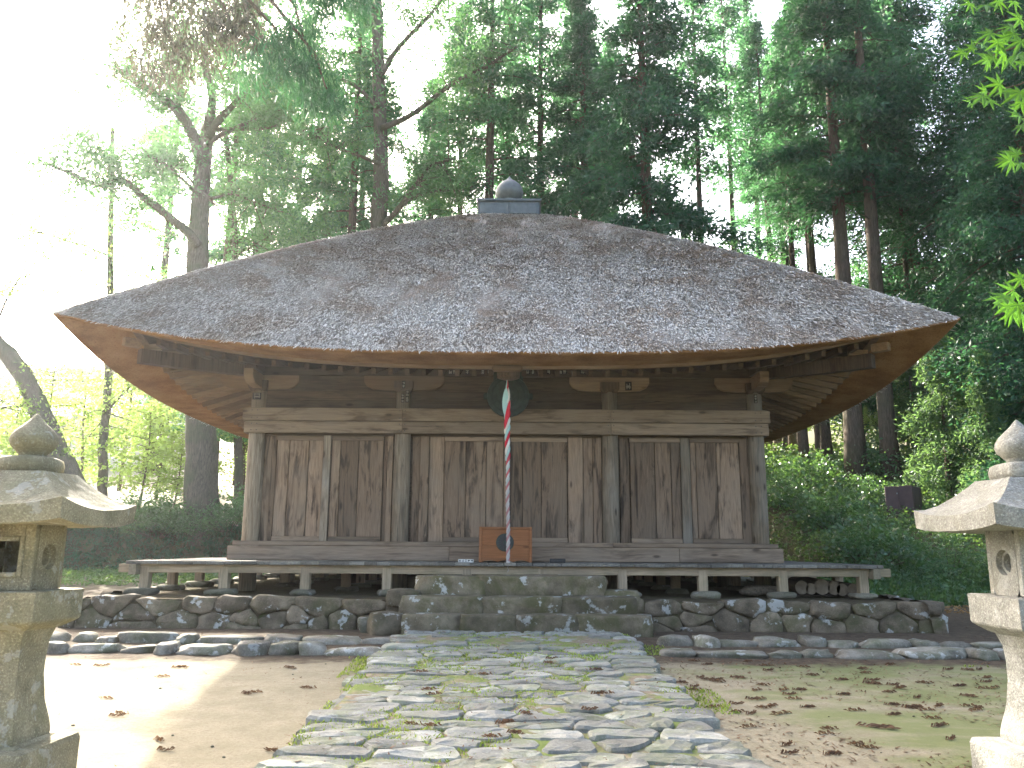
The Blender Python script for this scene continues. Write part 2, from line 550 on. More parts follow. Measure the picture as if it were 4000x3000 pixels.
MT['earth'] = plain('packed_earth', (.06,.048,.032), .95, .05, nz=.35, sc=6, bumpd=.02)
# ------------------------------------------------------------------ ground
XH, YH = -0.10, 20.0          # middle of the hall
def tz(x, y):
    x = np.asarray(x,float); y = np.asarray(y,float)
    zl = .2*smoothstep(25,28,y) + 1.75*smoothstep(29.5,30.3,y) + .19*np.maximum(0,y-31)
    zr = .345*np.maximum(0,y-19.3-.25*np.sin(x*1.3))
    zr = np.where(y>31, np.minimum(zr, .345*11.7+.16*(y-31)), zr)
    w = smoothstep(6.9,8.6,x)
    z = zl*(1-w) + zr*w
    z = z + .45*smoothstep(33,43,y)*np.sin(x*.21+y*.13)
    z = z - .034*np.maximum(0,12.4-y)
    near = .5*smoothstep(10.7,11.2,y)*(1-smoothstep(26,27,y))*(1-smoothstep(7.6,8.4,np.abs(x)))
    z = z + .05*near
    z = z + .008*np.sin(x*2.1+1)*np.sin(y*1.7)*(1-smoothstep(11,11.5,y))
    return z
def ground_mesh():
    xs = np.concatenate([np.linspace(-200,-34,16), np.linspace(-30,-10,36), np.linspace(-9.7,12,110), np.linspace(12.4,30,40), np.linspace(36,200,16)])
    ys = np.concatenate([np.linspace(-60,1,14), np.linspace(1.3,14,90), np.linspace(14.25,37,100), np.linspace(38,70,36), np.linspace(76,260,20)])
    X, Y = np.meshgrid(xs, ys)
    Z = tz(X, Y)
    Z = Z + np.where(Y>14, .06*np.sin(X*3.1+Y*1.3)*np.sin(Y*2.3-X), 0)*smoothstep(16,20,Y)
    Z = Z - .04*((np.abs(X-XH)<6.5)&(np.abs(Y-YH)<7.1))      # under the platform
    V = np.stack([X,Y,Z],-1).reshape(-1,3)
    nx, ny = len(xs), len(ys)
    i = np.arange((ny-1)*(nx-1)); r, c = i//(nx-1), i%(nx-1)
    a = r*nx+c
    F = np.stack([a,a+1,a+nx+1,a+nx],1)
    return V, F
g = M("sandy_ground", .95, .08)
pos = g.coords((1,1,1), rnd=False)
sx = g.n("ShaderNodeSeparateXYZ"); g.l(pos, sx.inputs[0]); gx, gy, gz = sx.outputs
fine = g.noise(pos, 60, 4, .7); mid = g.noise(pos, 4.0, 5, .6); bigg = g.noise(pos, .7, 5, .6)
sand = g.ramp(mid,[(.3,(.185,.165,.108)),(.7,(.255,.228,.158))])
sand = g.mix(g.ramp(fine,[(.35,(.35,)*3),(.5,(0,)*3)]), sand, (.1,.08,.058))
gr2 = g.noise(pos, 22, 4, .75)
sand = g.mix(g.ramp(gr2,[(.36,(.5,)*3),(.5,(0,)*3)]), sand, (.15,.125,.085))
sand = g.mix(g.ramp(fine,[(.6,(0,)*3),(.75,(.4,)*3)]), sand, (.42,.37,.3))
# moss film on the right of the path, weaker elsewhere
strx = g.coords((.55,1.1,1), rnd=False)
mo = g.noise(strx, 1.1, 6, .68, .4)
rx = g.n("ShaderNodeMapRange"); rx.interpolation_type='SMOOTHSTEP'; g.l(gx, rx.inputs[0]); rx.inputs[1].default_value=1.2; rx.inputs[2].default_value=3.2; rx.inputs[3].default_value=-.22; rx.inputs[4].default_value=.06
mfac = g.math('ADD', mo, rx.outputs[0])
sand = g.mix(g.ramp(mfac,[(.42,(0,)*3),(.58,(.8,)*3)]), sand, (.12,.14,.052))
# brown soil terrace along the stone rows
def mr(src, a, b, c=0, d=1):
    x = g.n("ShaderNodeMapRange"); x.interpolation_type='SMOOTHSTEP'; g.l(src, x.inputs[0])
    for i,v in enumerate((a,b,c,d)): x.inputs[i+1].default_value=v
    return x.outputs[0]
ty = g.math('ADD', gy, g.math('MULTIPLY', g.math('SUBTRACT', mid, .5), .9))
soilm = g.math('MULTIPLY', mr(ty,9.8,10.2), mr(gy,24,27,1,0))
soil = g.ramp(g.noise(pos, 9, 6, .7),[(.3,(.04,.03,.02)),(.55,(.085,.066,.045)),(.75,(.12,.11,.055))])
c = g.mix(g.math('MULTIPLY', soilm, mr(gx,10.5,12.5,1,0)), sand, soil)
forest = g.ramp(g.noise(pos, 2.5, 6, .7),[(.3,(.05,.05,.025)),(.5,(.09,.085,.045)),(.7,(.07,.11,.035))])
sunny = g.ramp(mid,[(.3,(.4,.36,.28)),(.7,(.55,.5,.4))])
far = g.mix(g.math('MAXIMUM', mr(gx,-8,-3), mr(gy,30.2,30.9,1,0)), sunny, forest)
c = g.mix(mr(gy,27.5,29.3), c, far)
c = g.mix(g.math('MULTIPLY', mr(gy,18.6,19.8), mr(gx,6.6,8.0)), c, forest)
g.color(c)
hh = g.math('ADD', g.math('MULTIPLY', fine, .25), mid)
g.bump(hh, .6, .02)
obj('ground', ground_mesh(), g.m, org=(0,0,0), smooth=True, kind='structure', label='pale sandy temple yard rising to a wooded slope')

# far wooded hill on the left, seen through the haze
def hill():
    xs = np.linspace(-190,60,90); ys = np.linspace(95,165,24)
    X,Y = np.meshgrid(xs,ys)
    t = (Y-95)/70
    Z = 3+ (26+6*np.sin(X*.05)+4*np.sin(X*.13+2))*np.sin(np.pi*np.clip(t*.9,0,1))**.8 * smoothstep(60,-20,X)
    Z += 1.2*np.sin(X*.9+Y*.5)*np.sin(Y*.8) + .8*np.sin(X*2.1)*np.sin(Y*1.9+X)
    V = np.stack([X,Y,Z],-1).reshape(-1,3); nx=len(xs); ny=len(ys)
    i = np.arange((ny-1)*(nx-1)); a=(i//(nx-1))*nx+i%(nx-1)
    return V, np.stack([a,a+1,a+nx+1,a+nx],1)
hm = M("far_forest", .95, .05)
hm.color(hm.ramp(hm.noise(hm.coords((1,1,1),rnd=False), .5, 8, .75),[(.3,(.015,.03,.02)),(.7,(.06,.1,.045))]))
hm.bump(hm.noise(hm.coords((1,1,1),rnd=False), .8, 6, .7), 1.0, 1.5)
obj('hill', hill(), hm.m, org=(0,0,0), smooth=True, kind='structure', label='distant wooded hill in blue haze')

# ------------------------------------------------------------------ stone platform, steps, kerb rows, path
PH, PZ = 6.62, 0.46           # half width, height
plat = empty('stone_platform', (XH,YH,0), 'low mossy stone-walled platform that the thatched hall stands on', 'platform')
rg = random.Random(5)
fillm = M('mossy_wall_earth', .95, .05)
fillm.color(fillm.ramp(fillm.noise(fillm.coords((1,1,1)), 5, 6, .7),[(.35,(.045,.036,.024)),(.5,(.09,.072,.045)),(.68,(.07,.08,.03))]))
fillm.bump(fillm.noise(fillm.coords((1,1,1)), 14, 5, .75), 1.0, .05)
def earthfill():
    a, b = .085, .175
    V = [(XH-PH+a,12.68+a,-.1),(XH+PH-a,12.68+a,-.1),(XH+PH-a,27.2-a,-.1),(XH-PH+a,27.2-a,-.1),(XH-PH+b,12.68+b,PZ-.02),(XH+PH-b,12.68+b,PZ-.02),(XH+PH-b,27.2-b,PZ-.02),(XH-PH+b,27.2-b,PZ-.02)]
    return V, [(0,3,2,1),(4,5,6,7),(0,1,5,4),(1,2,6,5),(2,3,7,6),(3,0,4,7)]
obj('earth_fill', earthfill(), fillm.m, plat)
def wall_face(length, place_side, rows=2):
    """stones of one platform side in (u,w), u along the side, w up"""
    pts = []
    u = 0.0
    for r in range(rows):
        u = rg.uniform(0,.2)
        while u < length:
            wd = rg.uniform(.22,.8)
            h = (.37 if r else .13)
            pts.append((u+wd/2, h+rg.uniform(-.05,.05)))
            if rg.random() < .22 and r == 0: pts.append((u+wd/2+rg.uniform(-.1,.1), .05))
            u += wd
    out = []
    for poly in cells(pts, (0,length,-.02,PZ+.005), .75, 1.25):
        if len(poly) < 3: continue
        ar = abs(sum(poly[i][0]*poly[(i+1)%len(poly)][1]-poly[(i+1)%len(poly)][0]*poly[i][1] for i in range(len(poly))))/2
        if ar < .004: continue
        # the top course is ragged
        dz = rg.uniform(-.02,.035)
        poly = [(p[0], p[1]+(dz if p[1] > PZ-.05 else 0)) for p in poly]
        out.append(stone_prism(poly, rg.uniform(.002,.007), .2, rg.uniform(-.01,.022), rg, place_side, .024))
    return out
PF = 12.68                 # y of the platform's front face
PB = 27.2
for st in wall_face(2*PH, lambda u,v,w: (XH-PH+u, PF-w+.05+.09*v/PZ, v)):
    obj('wall_stone', st, MT['wallstone'], plat, smooth=True)
for st in wall_face(PB-PF, lambda u,v,w: (XH-PH-w+.05+.09*v/PZ, PB-u, v)):
    obj('wall_stone', st, MT['wallstone'], plat, smooth=True)
for st in wall_face(PB-PF, lambda u,v,w: (XH+PH+w-.05-.09*v/PZ, PF+u, v)):
    obj('wall_stone', st, MT['wallstone'], plat, smooth=True)

steps = empty('stone_steps', (0,12.6,0), 'three broad mossy stone steps climbing to the veranda under the bell rope', 'steps')
def slab(x0,x1,y0,y1,z0,z1,seed,n=8,rnd=.2,amp=.05):
    return rock(((x0+x1)/2,(y0+y1)/2,(z0+z1)/2),(x1-x0+.03,y1-y0+.02,z1-z0),seed,n,rnd,amp,1)
# bottom course: a round cobble then four dressed blocks
obj('step_stone', rock((-1.78,12.28,.13),(.5,.5,.36),301,6,.45,.07), MT['step'], steps, smooth=True)
for i,(a,b) in enumerate(((-1.52,-.7),(-.69,.1),(.11,.93),(.94,1.98))):
    obj('step_stone', slab(a,b,12.05,12.62,-.06,.295,310+i,10,.07,.045), MT['step'], steps, smooth=True)
obj('step_stone', rock((-2.05,12.45,.1),(.3,.3,.24),303,4,.5,.1), MT['curb'], steps, smooth=True)
for i,(a,b,z1) in enumerate(((-1.58,-.42,.53),(-.44,.72,.52),(.70,1.82,.52))):
    obj('step_stone', slab(a,b,12.42,13.3,.12,z1,320+i,10,.08,.05), MT['step'], steps, smooth=True)
for i,(a,b) in enumerate(((-1.44,-.42),(-.5,1.42))):
    obj('step_stone', slab(a,b,12.86,13.62,.43,.81+(.0 if i else -.012),330+i,11,.15,.065), MT['step'], steps, smooth=True)
obj('step_stone', slab(1.35,1.95,12.9,13.5,.4,.6,340,6,.35,.06), MT['step'], steps, smooth=True)
obj('step_stone', slab(-1.85,-1.38,12.7,13.2,.36,.6,341,6,.4,.06), MT['step'], steps, smooth=True)

def kerb(name_label, x0, x1, y, z, h, seed, lmin=.28, lmax=.95):
    r = random.Random(seed)
    row = empty('stone_kerb', ((x0+x1)/2,y,0), name_label, 'kerb', 'stone kerbs of the rain gutter')
    x = x0; i = 0
    while x < x1:
        L = r.uniform(lmin,lmax) if r.random()<.7 else r.uniform(.22,.45)
        hh = h*r.uniform(.6,1.5); dd = r.uniform(.24,.42)
        V,F = rock((0,0,0),(L*.98,dd,hh*1.9),seed*50+i,6,.42,.13)
        a = r.uniform(-.07,.07)
        V = [(p[0]*math.cos(a)-p[1]*math.sin(a)+x+L/2, p[0]*math.sin(a)+p[1]*math.cos(a)+y+r.uniform(-.05,.05)*0, p[2]+z-.02) for p in V]
        yy = r.uniform(-.06,.06)
        V = [(p[0],p[1]+yy,p[2]) for p in V]
        obj('kerb_stone', (V,F), MT['curb'], row, smooth=True)
        x += L+r.uniform(.0,.04); i += 1
kerb('inner stone kerb row along the foot of the platform, left of the path', -7.9,-1.85,11.35,.0,.085,21)
kerb('outer stone kerb row bordering the sand yard, left of the path', -7.9,-1.75,10.65,-.03,.085,22)
kerb('inner stone kerb row along the foot of the platform, right of the path', 1.95,8.2,11.35,.0,.09,23)
kerb('outer stone kerb row bordering the mossy yard, right of the path', 1.85,8.4,10.65,-.03,.08,24)

# path
PX, PHW = 0.03, 1.60
path = empty('stone_path', (PX,8,0), kind='structure', label='straight path of irregular flat paving stones leading to the steps')
pm = M("path_joint_soil", .95, .05)
pv = pm.coords((1,1,1),rnd=False)
pc = pm.ramp(pm.noise(pv, 14, 5, .7),[(.3,(.12,.095,.065)),(.7,(.27,.225,.165))])
pc = pm.mix(pm.ramp(pm.noise(pv, 2.3, 5, .7),[(.45,(0,)*3),(.58,(.85,)*3)]), pc, (.13,.18,.045))
pm.color(pc); pm.bump(pm.noise(pv,40,4,.7),.8,.02)
def pathbed():
    xs = np.linspace(PX-PHW+.02,PX+PHW-.02,40); ys=np.linspace(2.9,12.1,110); X,Y=np.meshgrid(xs,ys)
    Z = .066+tz(X*0+3,np.minimum(Y,11.2))+.014*np.sin(X*5+Y*3)*np.sin(Y*4.1-X*2)
    e = np.minimum(X-xs[0], xs[-1]-X); Z = np.where(e<.02,Z-.1,Z)
    V=np.stack([X,Y,Z],-1).reshape(-1,3); nx=len(xs); i=np.arange((len(ys)-1)*(nx-1)); a=(i//(nx-1))*nx+i%(nx-1)
    return V, np.stack([a,a+1,a+nx+1,a+nx],1)
obj('path_bed', pathbed(), pm.m, path, smooth=True)
pts = []
r = random.Random(41)
y = 2.95; k = 0
while y < 12.1:
    dh = r.uniform(.17,.36); x = PX-PHW + r.uniform(0,.1)
    first = True
    while x < PX+PHW-.1:
        wd = r.uniform(.2,.6)
        if first or x+wd > PX+PHW-.35: wd = r.uniform(.42,.62)
        first = False
        pts.append((min(x+wd/2,PX+PHW-.15), y+dh/2+r.uniform(-.085,.085)))
        x += wd
    y += dh; k += 1
PATHCELLS = cells(pts, (PX-PHW,PX+PHW,2.9,12.12), .72, 1.2)
for poly in PATHCELLS:
    if len(poly) < 3: continue
    yc = sum(p[1] for p in poly)/len(poly)
    if yc < 4.4 and r.random() < .0: continue
    if yc > 11.6: poly = [(PX+(p[0]-PX)*.95,p[1]) for p in poly]
    poly2 = []
    for p in poly:
        dx = 0
        if p[0] < PX-PHW+.03: dx = r.uniform(-.1,.07)
        if p[0] > PX+PHW-.03: dx = r.uniform(-.07,.1)
        poly2.append((p[0]+dx, p[1]))
    st = stone_prism(poly2, r.choice((.004,.008,.014,.022)), .11, r.uniform(-.006,.010), r, lambda u,v,w: (u, v, .085-.034*max(0,12.4-v)+w), .016)
    obj('paving_stone', st, MT['pave'], path, smooth=False)
# moss in the joints
def tufts(n, boxes, size, seed, zf, mask=None, spread=.5):
    rr = np.random.default_rng(seed)
    P = []
    for (x0,x1,y0,y1,m_) in boxes:
        P.append(np.stack([rr.uniform(x0,x1,m_), rr.uniform(y0,y1,m_)],1))
    P = np.concatenate(P)
    if mask is not None: P = P[mask(P)]
    m = len(P); z = zf(P)
    base = np.stack([P[:,0],P[:,1],z],1)
    a = rr.uniform(0,6.28,m); s = size*rr.uniform(.5,1.4,m)
    dx = np.stack([np.cos(a),np.sin(a),np.zeros(m)],1)*(s*.35)[:,None]
    top = base + np.stack([rr.normal(0,spread,m)*s, rr.normal(0,spread,m)*s, s],1)
    V = np.stack([base-dx, base+dx, top],1).reshape(-1,3)
    return V, np.arange(m*3).reshape(-1,3)
def mossmask(P):
    v = wavy(np.stack([P[:,0],P[:,1],P[:,0]*0],1), 9, 2.2)
    return v > .12
V,F = tufts(0, [(PX-PHW,PX+PHW,3,12,42000)], .022, 3, lambda P: .065-.034*(12.4-P[:,1]), mossmask)
obj('moss', (V,F), MT['mossf'], path, kind='stuff')
V,F = tufts(0, [(PX-PHW-.25,PX-PHW,8,11.3,1200),(PX+PHW,PX+PHW+.35,7.5,11.2,1500),(2,8,9.9,10.5,3000),(-7,-1.9,10.2,10.5,1000)], .025, 4, lambda P: tz(P[:,0],P[:,1])+.004,
            lambda P: wavy(np.stack([P[:,0],P[:,1],P[:,0]*0],1), 19, 2.2)>.1)
obj('grass_wisps', (V,F), MT['mossf'], kind='stuff', label='thin moss and grass wisps along the path edge and kerbs')
# ------------------------------------------------------------------ the thatched hall
hall = empty('temple_hall', (XH,YH,PZ), 'old square wooden hall under a huge grey thatched pyramid roof', 'temple hall')
def XP(px): return XH + (px-1972)/213.5         # across the front wall
CW = 4.65                                       # column centre lines from the middle
LINT = [(3.285,3.5),(3.51,3.75)]
# columns: front ones at measured places, the same spacing on all sides
CX = [-CW,-1.93,1.93,CW]
def colV(x, y, z0, z1, r):
    return lathe([(r,0),(r*1.0,(z1-z0)*.5),(r*.95,z1-z0)], 20, (x,y,z0))
for i,cx in enumerate(CX):
    for j,cyy in enumerate(CX):
        if 0<i<3 and 0<j<3: continue
        obj('column', colV(XH+cx, YH+cyy, PZ-.02, 4.12, .155), MT['col'], hall, smooth=True)
# front boards and doors, x edges read along the middle height
def plank(x0,x1,yf,th,z0,z1,mat='wall',name='plank',parent=None):
    return obj(name, box(x0,x1,yf,yf+th,z0,z1,.006), MT[mat], parent or hall)
Z0, Z1 = 1.325, 3.285
FY = YH-CW                                       # column centre line of the front
leafs = [
 # (frame depth offset, planks edges)
 dict(x0=1062,x1=1248,cuts=[1062,1113,1190,1248],f=-.005),
 dict(x0=1280,x1=1486,cuts=[1280,1316,1388,1486],f=-.005),
 dict(x0=1728,x1=1962,cuts=[1728,1813,1894,1962],f=-.005),
 dict(x0=1990,x1=2214,cuts=[1990,2037,2111,2214],f=.01),
 dict(x0=2462,x1=2660,cuts=[2462,2560,2623,2660],f=-.02),
 dict(x0=2700,x1=2896,cuts=[2700,2722,2804,2896],f=-.02),
]
for L in leafs:
    yf = FY+L['f']
    x0, x1 = XP(L['x0']), XP(L['x1'])
    d = empty('door_leaf', ((x0+x1)/2,yf,Z0), parent=hall)
    obj('rail', box(x0,x1,yf-.022,yf+.04,Z1-.115,Z1-.035,.004), MT['wallx'], d)
    obj('rail', box(x0,x1,yf-.022,yf+.04,Z0+.005,Z0+.085,.004), MT['wallx'], d)
    for a,b in zip(L['cuts'][:-1], L['cuts'][1:]):
        plank(XP(a)+.006, XP(b)-.006, yf+random.uniform(-.006,.006), .035, Z0+.086, Z1-.116, 'wall', 'plank', d)
# jambs, battens and fixed strips between the leaves (x0,x1, how far proud)
for a,b,f,mt in ((1008,1041,.05,'wall'),(1041,1061,.02,'wall'),(1249,1279,-.075,'col'),(1487,1502,.03,'wall'),(1502,1524,-.02,'wall'),
             (1600,1632,.03,'wall'),(1632,1667,-.04,'wall'),(1667,1727,.03,'wall'),(1963,1989,-.045,'wall'),(2216,2276,-.03,'wall'),
             (2277,2316,.02,'wall'),(2316,2350,-.01,'wall'),(2422,2461,.03,'wall'),(2661,2699,-.05,'col'),(2897,2933,-.005,'wall')):
    plank(XP(a)+.003, XP(b)-.003, FY+f, .05, Z0, Z1-.03, mt, 'door_post')
obj('door_lintel', box(XH-CW+.13,XH+CW-.13,FY-.0,FY+.07,Z1-.03,Z1+.0,.003), MT['dark'], hall)
# backing so that no light leaks between boards
obj('wall_backing', box(XH-CW+.1,XH+CW-.1,FY+.10,FY+.14,1.0,4.3), MT['dark'], hall)
# three other walls
for side in range(3):
    for b in range(3):
        a0, a1 = CX[b]+.17, CX[b+1]-.17
        n = 7 if b != 1 else 10
        for k in range(n):
            u0, u1 = a0+(a1-a0)*k/n+.003, a0+(a1-a0)*(k+1)/n-.003
            f = random.uniform(-.012,.012)
            if side == 0: B = box(XH-CW-.03+f,XH-CW+.02+f,YH+u0,YH+u1,Z0,Z1,.005)
            elif side == 1: B = box(XH+CW-.02+f,XH+CW+.03+f,YH+u0,YH+u1,Z0,Z1,.005)
            else: B = box(XH+u0,XH+u1,YH+CW-.02+f,YH+CW+.03+f,Z0,Z1,.005)
            obj('plank', B, MT['wall'], hall)
for sx in (-1,1):
    obj('wall_backing', box(XH+sx*(CW-.12)-.02,XH+sx*(CW-.12)+.02,YH-CW+.15,YH+CW-.15,1.0,4.3), MT['dark'], hall)
obj('wall_backing', box(XH-CW+.15,XH+CW-.15,YH+CW-.14,YH+CW-.1,1.0,4.3), MT['dark'], hall)
# lintel boards in two tiers, butt-jointed at the columns (joints seen at px 1568 and 2386)
JX = [XH-CW-.225, XH-1.92, XH+1.93, XH+CW+.225]
for ti,(z0,z1) in enumerate(LINT):
    ex = 0 if ti else -.035
    for s in range(3):
        a = JX[s]-(ex if s==0 else 0)+(.002 if s else 0); b = JX[s+1]+(ex if s==2 else 0)-(.002 if s<2 else 0)
        obj('lintel_board', box(a,b,FY-.215-.012*ti,FY-.12,z0,z1,.008), MT['lintel'], hall)
        obj('lintel_board', box(a,b,YH+CW+.12,YH+CW+.215,z0,z1,.008), MT['lintel'], hall)
    for sx in (-1,1):
        for s in range(3):
            a = YH + (-CW-.118, -1.92, 1.93)[s]; b = YH+(-1.924, 1.926, CW+.118)[s]
            xx = XH+sx*(CW+.1675)
            obj('lintel_board', box(xx-.0475,xx+.0475,a,b,z0,z1,.008), MT['lintely'], hall)
# sill boards
for (z0,z1,pr,jx) in ((1.245,1.325,.235,[-CW-.245,1.93,CW+.245]),(.99,1.24,.30,[-CW-.31,-1.0,3.1,CW+.31])):
    for s in range(len(jx)-1):
        obj('sill_board', box(XH+jx[s]+.002,XH+jx[s+1]-.002,FY-pr,FY-.1,z0,z1,.009), MT['wallx'], hall)
    obj('sill_board', box(XH-CW-pr,XH+CW+pr,YH+CW+.1,YH+CW+pr,z0,z1,.009), MT['wallx'], hall)
    for sx in (-1,1):
        xx0, xx1 = sorted((XH+sx*(CW+.1), XH+sx*(CW+pr)))
        obj('sill_board', box(xx0,xx1,FY-.097,YH+CW+.097,z0,z1,.009), MT['wally'], hall)
for jx in JX[1:3]+[XH-CW,XH+CW]:
    for dx in (-.05,.05):
        for zz_ in (3.33,3.45,3.56,3.7):
            obj('nail', box(jx+dx-.007,jx+dx+.007,FY-.236,FY-.2,zz_-.007,zz_+.007), MT['black'], hall)
# frieze boards above the lintels, column tops show between
for s in range(3):
    a, b = CX[s]+.13, CX[s+1]-.13
    for (z0,z1,f) in ((3.755,3.93,-.01),(3.934,4.1,.0),(4.104,4.42,.015)):
        obj('frieze_board', box(XH+a,XH+b,FY-.03+f,FY+.02+f,z0,z1,.006), MT['dark'], hall)
        obj('frieze_board', box(XH+a,XH+b,YH+CW-.02,YH+CW+.03,z0,z1,.006), MT['dark'], hall)
        for sx in (-1,1):
            obj('frieze_board', box(XH+sx*CW-.025,XH+sx*CW+.025,YH+a,YH+b,z0,z1,.006), MT['darkz'], hall)
# bearing blocks and boat-shaped bracket arms
def boat(cx, cyy, L, z0, z1, w, alongx=True, hollow=.1):
    prof = [(-L/2,z1),(-L/2,z1-(z1-z0)*.42),(-L/2+.05,z0+.07),(-L/2+.17,z0+.015),(-L*.22,z0),(L*.22,z0),(L/2-.17,z0+.015),(L/2-.05,z0+.07),(L/2,z1-(z1-z0)*.42),(L/2,z1)]
    V = []
    for s in (-1,1):
        for (u,z) in prof:
            V.append((cx+u, cyy+s*w/2, z) if alongx else (cx-s*w/2, cyy+u, z))
    n = len(prof)
    F = [tuple(range(n)), tuple(reversed(range(n,2*n)))]
    for i in range(n): F.append((i, i+n, (i+1)%n+n, (i+1)%n))
    return V, [tuple(reversed(f)) for f in F]
def block(cx, cyy, z0, s=.34):
    return merge(lathe([(s*.36,0),(s*.5,.07),(s*.5,.16)],4,(cx,cyy,z0),0.0))
for i,cx in enumerate(CX):
    for (yy) in (FY, YH+CW):
        obj('bracket_arm', boat(XH+cx, yy, 1.5 if 0<i<3 else 1.46, 4.12, 4.385, .17), MT['arm'], hall)
        V,F = lathe([(.19,0),(.25,.07),(.25,.2)],4,(0,0,0)); 
        V = [(XH+cx+p[0]*1.0,yy+p[1]*1.0,4.08+p[2]) for p in V]
        obj('bearing_block', (V,F), MT['darkz'], hall)
for sx in (-1,1):
    for i,cyy in enumerate(CX):
        obj('bracket_arm', boat(XH+sx*CW, YH+cyy, 1.5, 4.125, 4.38, .165, False), MT['arm'], hall)
        if 0 < i < 3:
            V,F = lathe([(.19,0),(.25,.07),(.25,.2)],4,(0,0,0))
            obj('bearing_block', ([(XH+sx*CW+p[0],YH+cyy+p[1],4.08+p[2]) for p in V],F), MT['darkz'], hall)
# wall plates
for yy in (FY, YH+CW):
    obj('wall_plate', box(XH-CW-.62,XH+CW+.62,yy-.09,yy+.09,4.39,4.58,.006), MT['dark'], hall)
for sx in (-1,1):
    obj('wall_plate', box(XH+sx*CW-.088,XH+sx*CW+.088,YH-CW-.62,YH+CW+.62,4.41,4.60,.006), MT['raft'], hall)
# struts between the brackets in the middle of the front bay
obj('strut_block', box(XH-.2,XH+.2,FY-.13,FY-.04,4.14,4.385,.03), MT['dark'], hall)

# roof profile -------------------------------------------------------------
hk = np.array([0.0,.74,1.12,2.12,2.83,3.44,4.24,4.9,5.18,5.9,6.38,6.64,7.25]); hz = np.array([9.6,9.30,9.17,8.53,8.13,7.70,7.14,6.65,6.50,5.97,5.55,5.38,4.86])
cf = np.polyfit(hk[1:], hz[1:], 3)
def hipz(h): return np.polyval(cf, h)
RX = 7.25
def sag(h, u, side): 
    k = .60 if not side else .72
    return k*(np.clip(h/RX,0,1.2)**2)*(1-np.abs(u)**2.9)
def roofz(h, u, side=False): return hipz(h) - sag(h,u,side)
def place4(face, u, h, z):
    """face 0 front,1 right,2 back,3 left"""
    a = u*h
    return [(XH+a,YH-h,z),(XH+h,YH+a,z),(XH-a,YH+h,z),(XH-h,YH-a,z)][face]
def sideof(face): return face in (1,3)
def roof_face(face, nu=90, nh=56):
    us = np.linspace(-1,1,nu); hs = np.linspace(.8,RX,nh); U,H = np.meshgrid(us,hs)
    Z = roofz(H,U,sideof(face))
    A = U*H
    P = {0:(XH+A,YH-H),1:(XH+H,YH+A),2:(XH-A,YH+H),3:(XH-H,YH-A)}[face]
    V = np.stack([P[0],P[1],Z],-1).reshape(-1,3)
    edge = ((np.abs(U)>.999)|(H>RX-.01)).reshape(-1)
    nz = .028*wavy(V,77,2.6)+.014*wavy(V,78,8.0)
    V[:,2] += nz*np.where(edge,.5,1)
    i = np.arange((nh-1)*(nu-1)); a=(i//(nu-1))*nu+i%(nu-1)
    F = np.stack([a,a+nu,a+nu+1,a+1],1)
    return V,F
def joinnp(lst):
    V,F,n=[],[],0
    for v,f in lst: V.append(v); F.append(f+n); n+=len(v)
    return np.concatenate(V), np.concatenate(F)
tm = M("weathered_thatch", .95, .15)
tv = tm.coords((1,1,1),rnd=False)
ta = tm.noise(tv, 1.3, 6, .65, .3); tb = tm.noise(tv, 28, 4, .75); tcn = tm.noise(tm.coords((9,9,3.5),rnd=False), 5, 4, .7, 1.2)
tc = tm.ramp(ta,[(.36,(.32,.26,.2)),(.48,(.4,.36,.31)),(.6,(.48,.465,.42))])
tc = tm.mix(tm.ramp(tcn,[(.52,(0,)*3),(.68,(.75,)*3)]), tc, (.33,.315,.3))
tc = tm.mix(tm.ramp(tb,[(.36,(.6,)*3),(.48,(0,)*3)]), tc, (.07,.055,.045))
tm.color(tc); tm.bump(tm.math('ADD',tb,tcn), 1.0, .05)
obj('thatch', joinnp([roof_face(k) for k in range(4)]), tm.m, hall, smooth=True)
# loose straw ends
def straws(face, n, seed):
    rr = np.random.default_rng(seed)
    h = np.sqrt(rr.uniform(.9**2, (RX+.005)**2, n)); u = rr.uniform(-1,1,n)
    a = u*h; z = roofz(h,u,sideof(face)) 
    e = 1e-2
    slope = (roofz(h+e,u,sideof(face))-z)/e
    P = np.stack([a,h,z],1)                       # local: across, outwards, up
    d = np.stack([rr.normal(0,.38,n), np.ones(n), slope],1); d/=np.linalg.norm(d,axis=1)[:,None]
    nrm = np.stack([np.zeros(n),-slope,np.ones(n)],1); nrm/=np.linalg.norm(nrm,axis=1)[:,None]
    d = d + nrm*rr.uniform(.05,.5,n)[:,None]; d/=np.linalg.norm(d,axis=1)[:,None]
    L = rr.uniform(.05,.13,n)[:,None]; w = rr.uniform(.005,.011,n)[:,None]
    s = np.cross(d,nrm); s/=np.linalg.norm(s,axis=1)[:,None]
    base = P + nrm*.006
    T = np.stack([base-s*w, base+s*w, base+d*L+s*w*.5, base+d*L-s*w*.5],1).reshape(-1,3)
    X,H,Z = T[:,0],T[:,1],T[:,2]
    Q = {0:(XH+X,YH-H),1:(XH+H,YH+X),2:(XH-X,YH+H),3:(XH-H,YH-X)}[face]
    V = np.stack([Q[0],Q[1],Z],1)
    return V, np.arange(n*4).reshape(-1,4)
sm = M("straw", .9, .15)
ri = sm.island()
pn = sm.noise(sm.coords((1,1,1),rnd=False), 1.3, 6, .65, .3)
pal1 = sm.ramp(ri,[(0,(.1,.075,.055)),(.3,(.3,.245,.19)),(.7,(.48,.42,.34)),(1,(.68,.64,.55))])
pal2 = sm.ramp(ri,[(0,(.1,.092,.078)),(.3,(.38,.365,.32)),(.65,(.68,.665,.6)),(1,(.8,.79,.75))])
sm.color(sm.mix(sm.ramp(pn,[(.38,(0,)*3),(.55,(1,)*3)]), pal1, pal2))
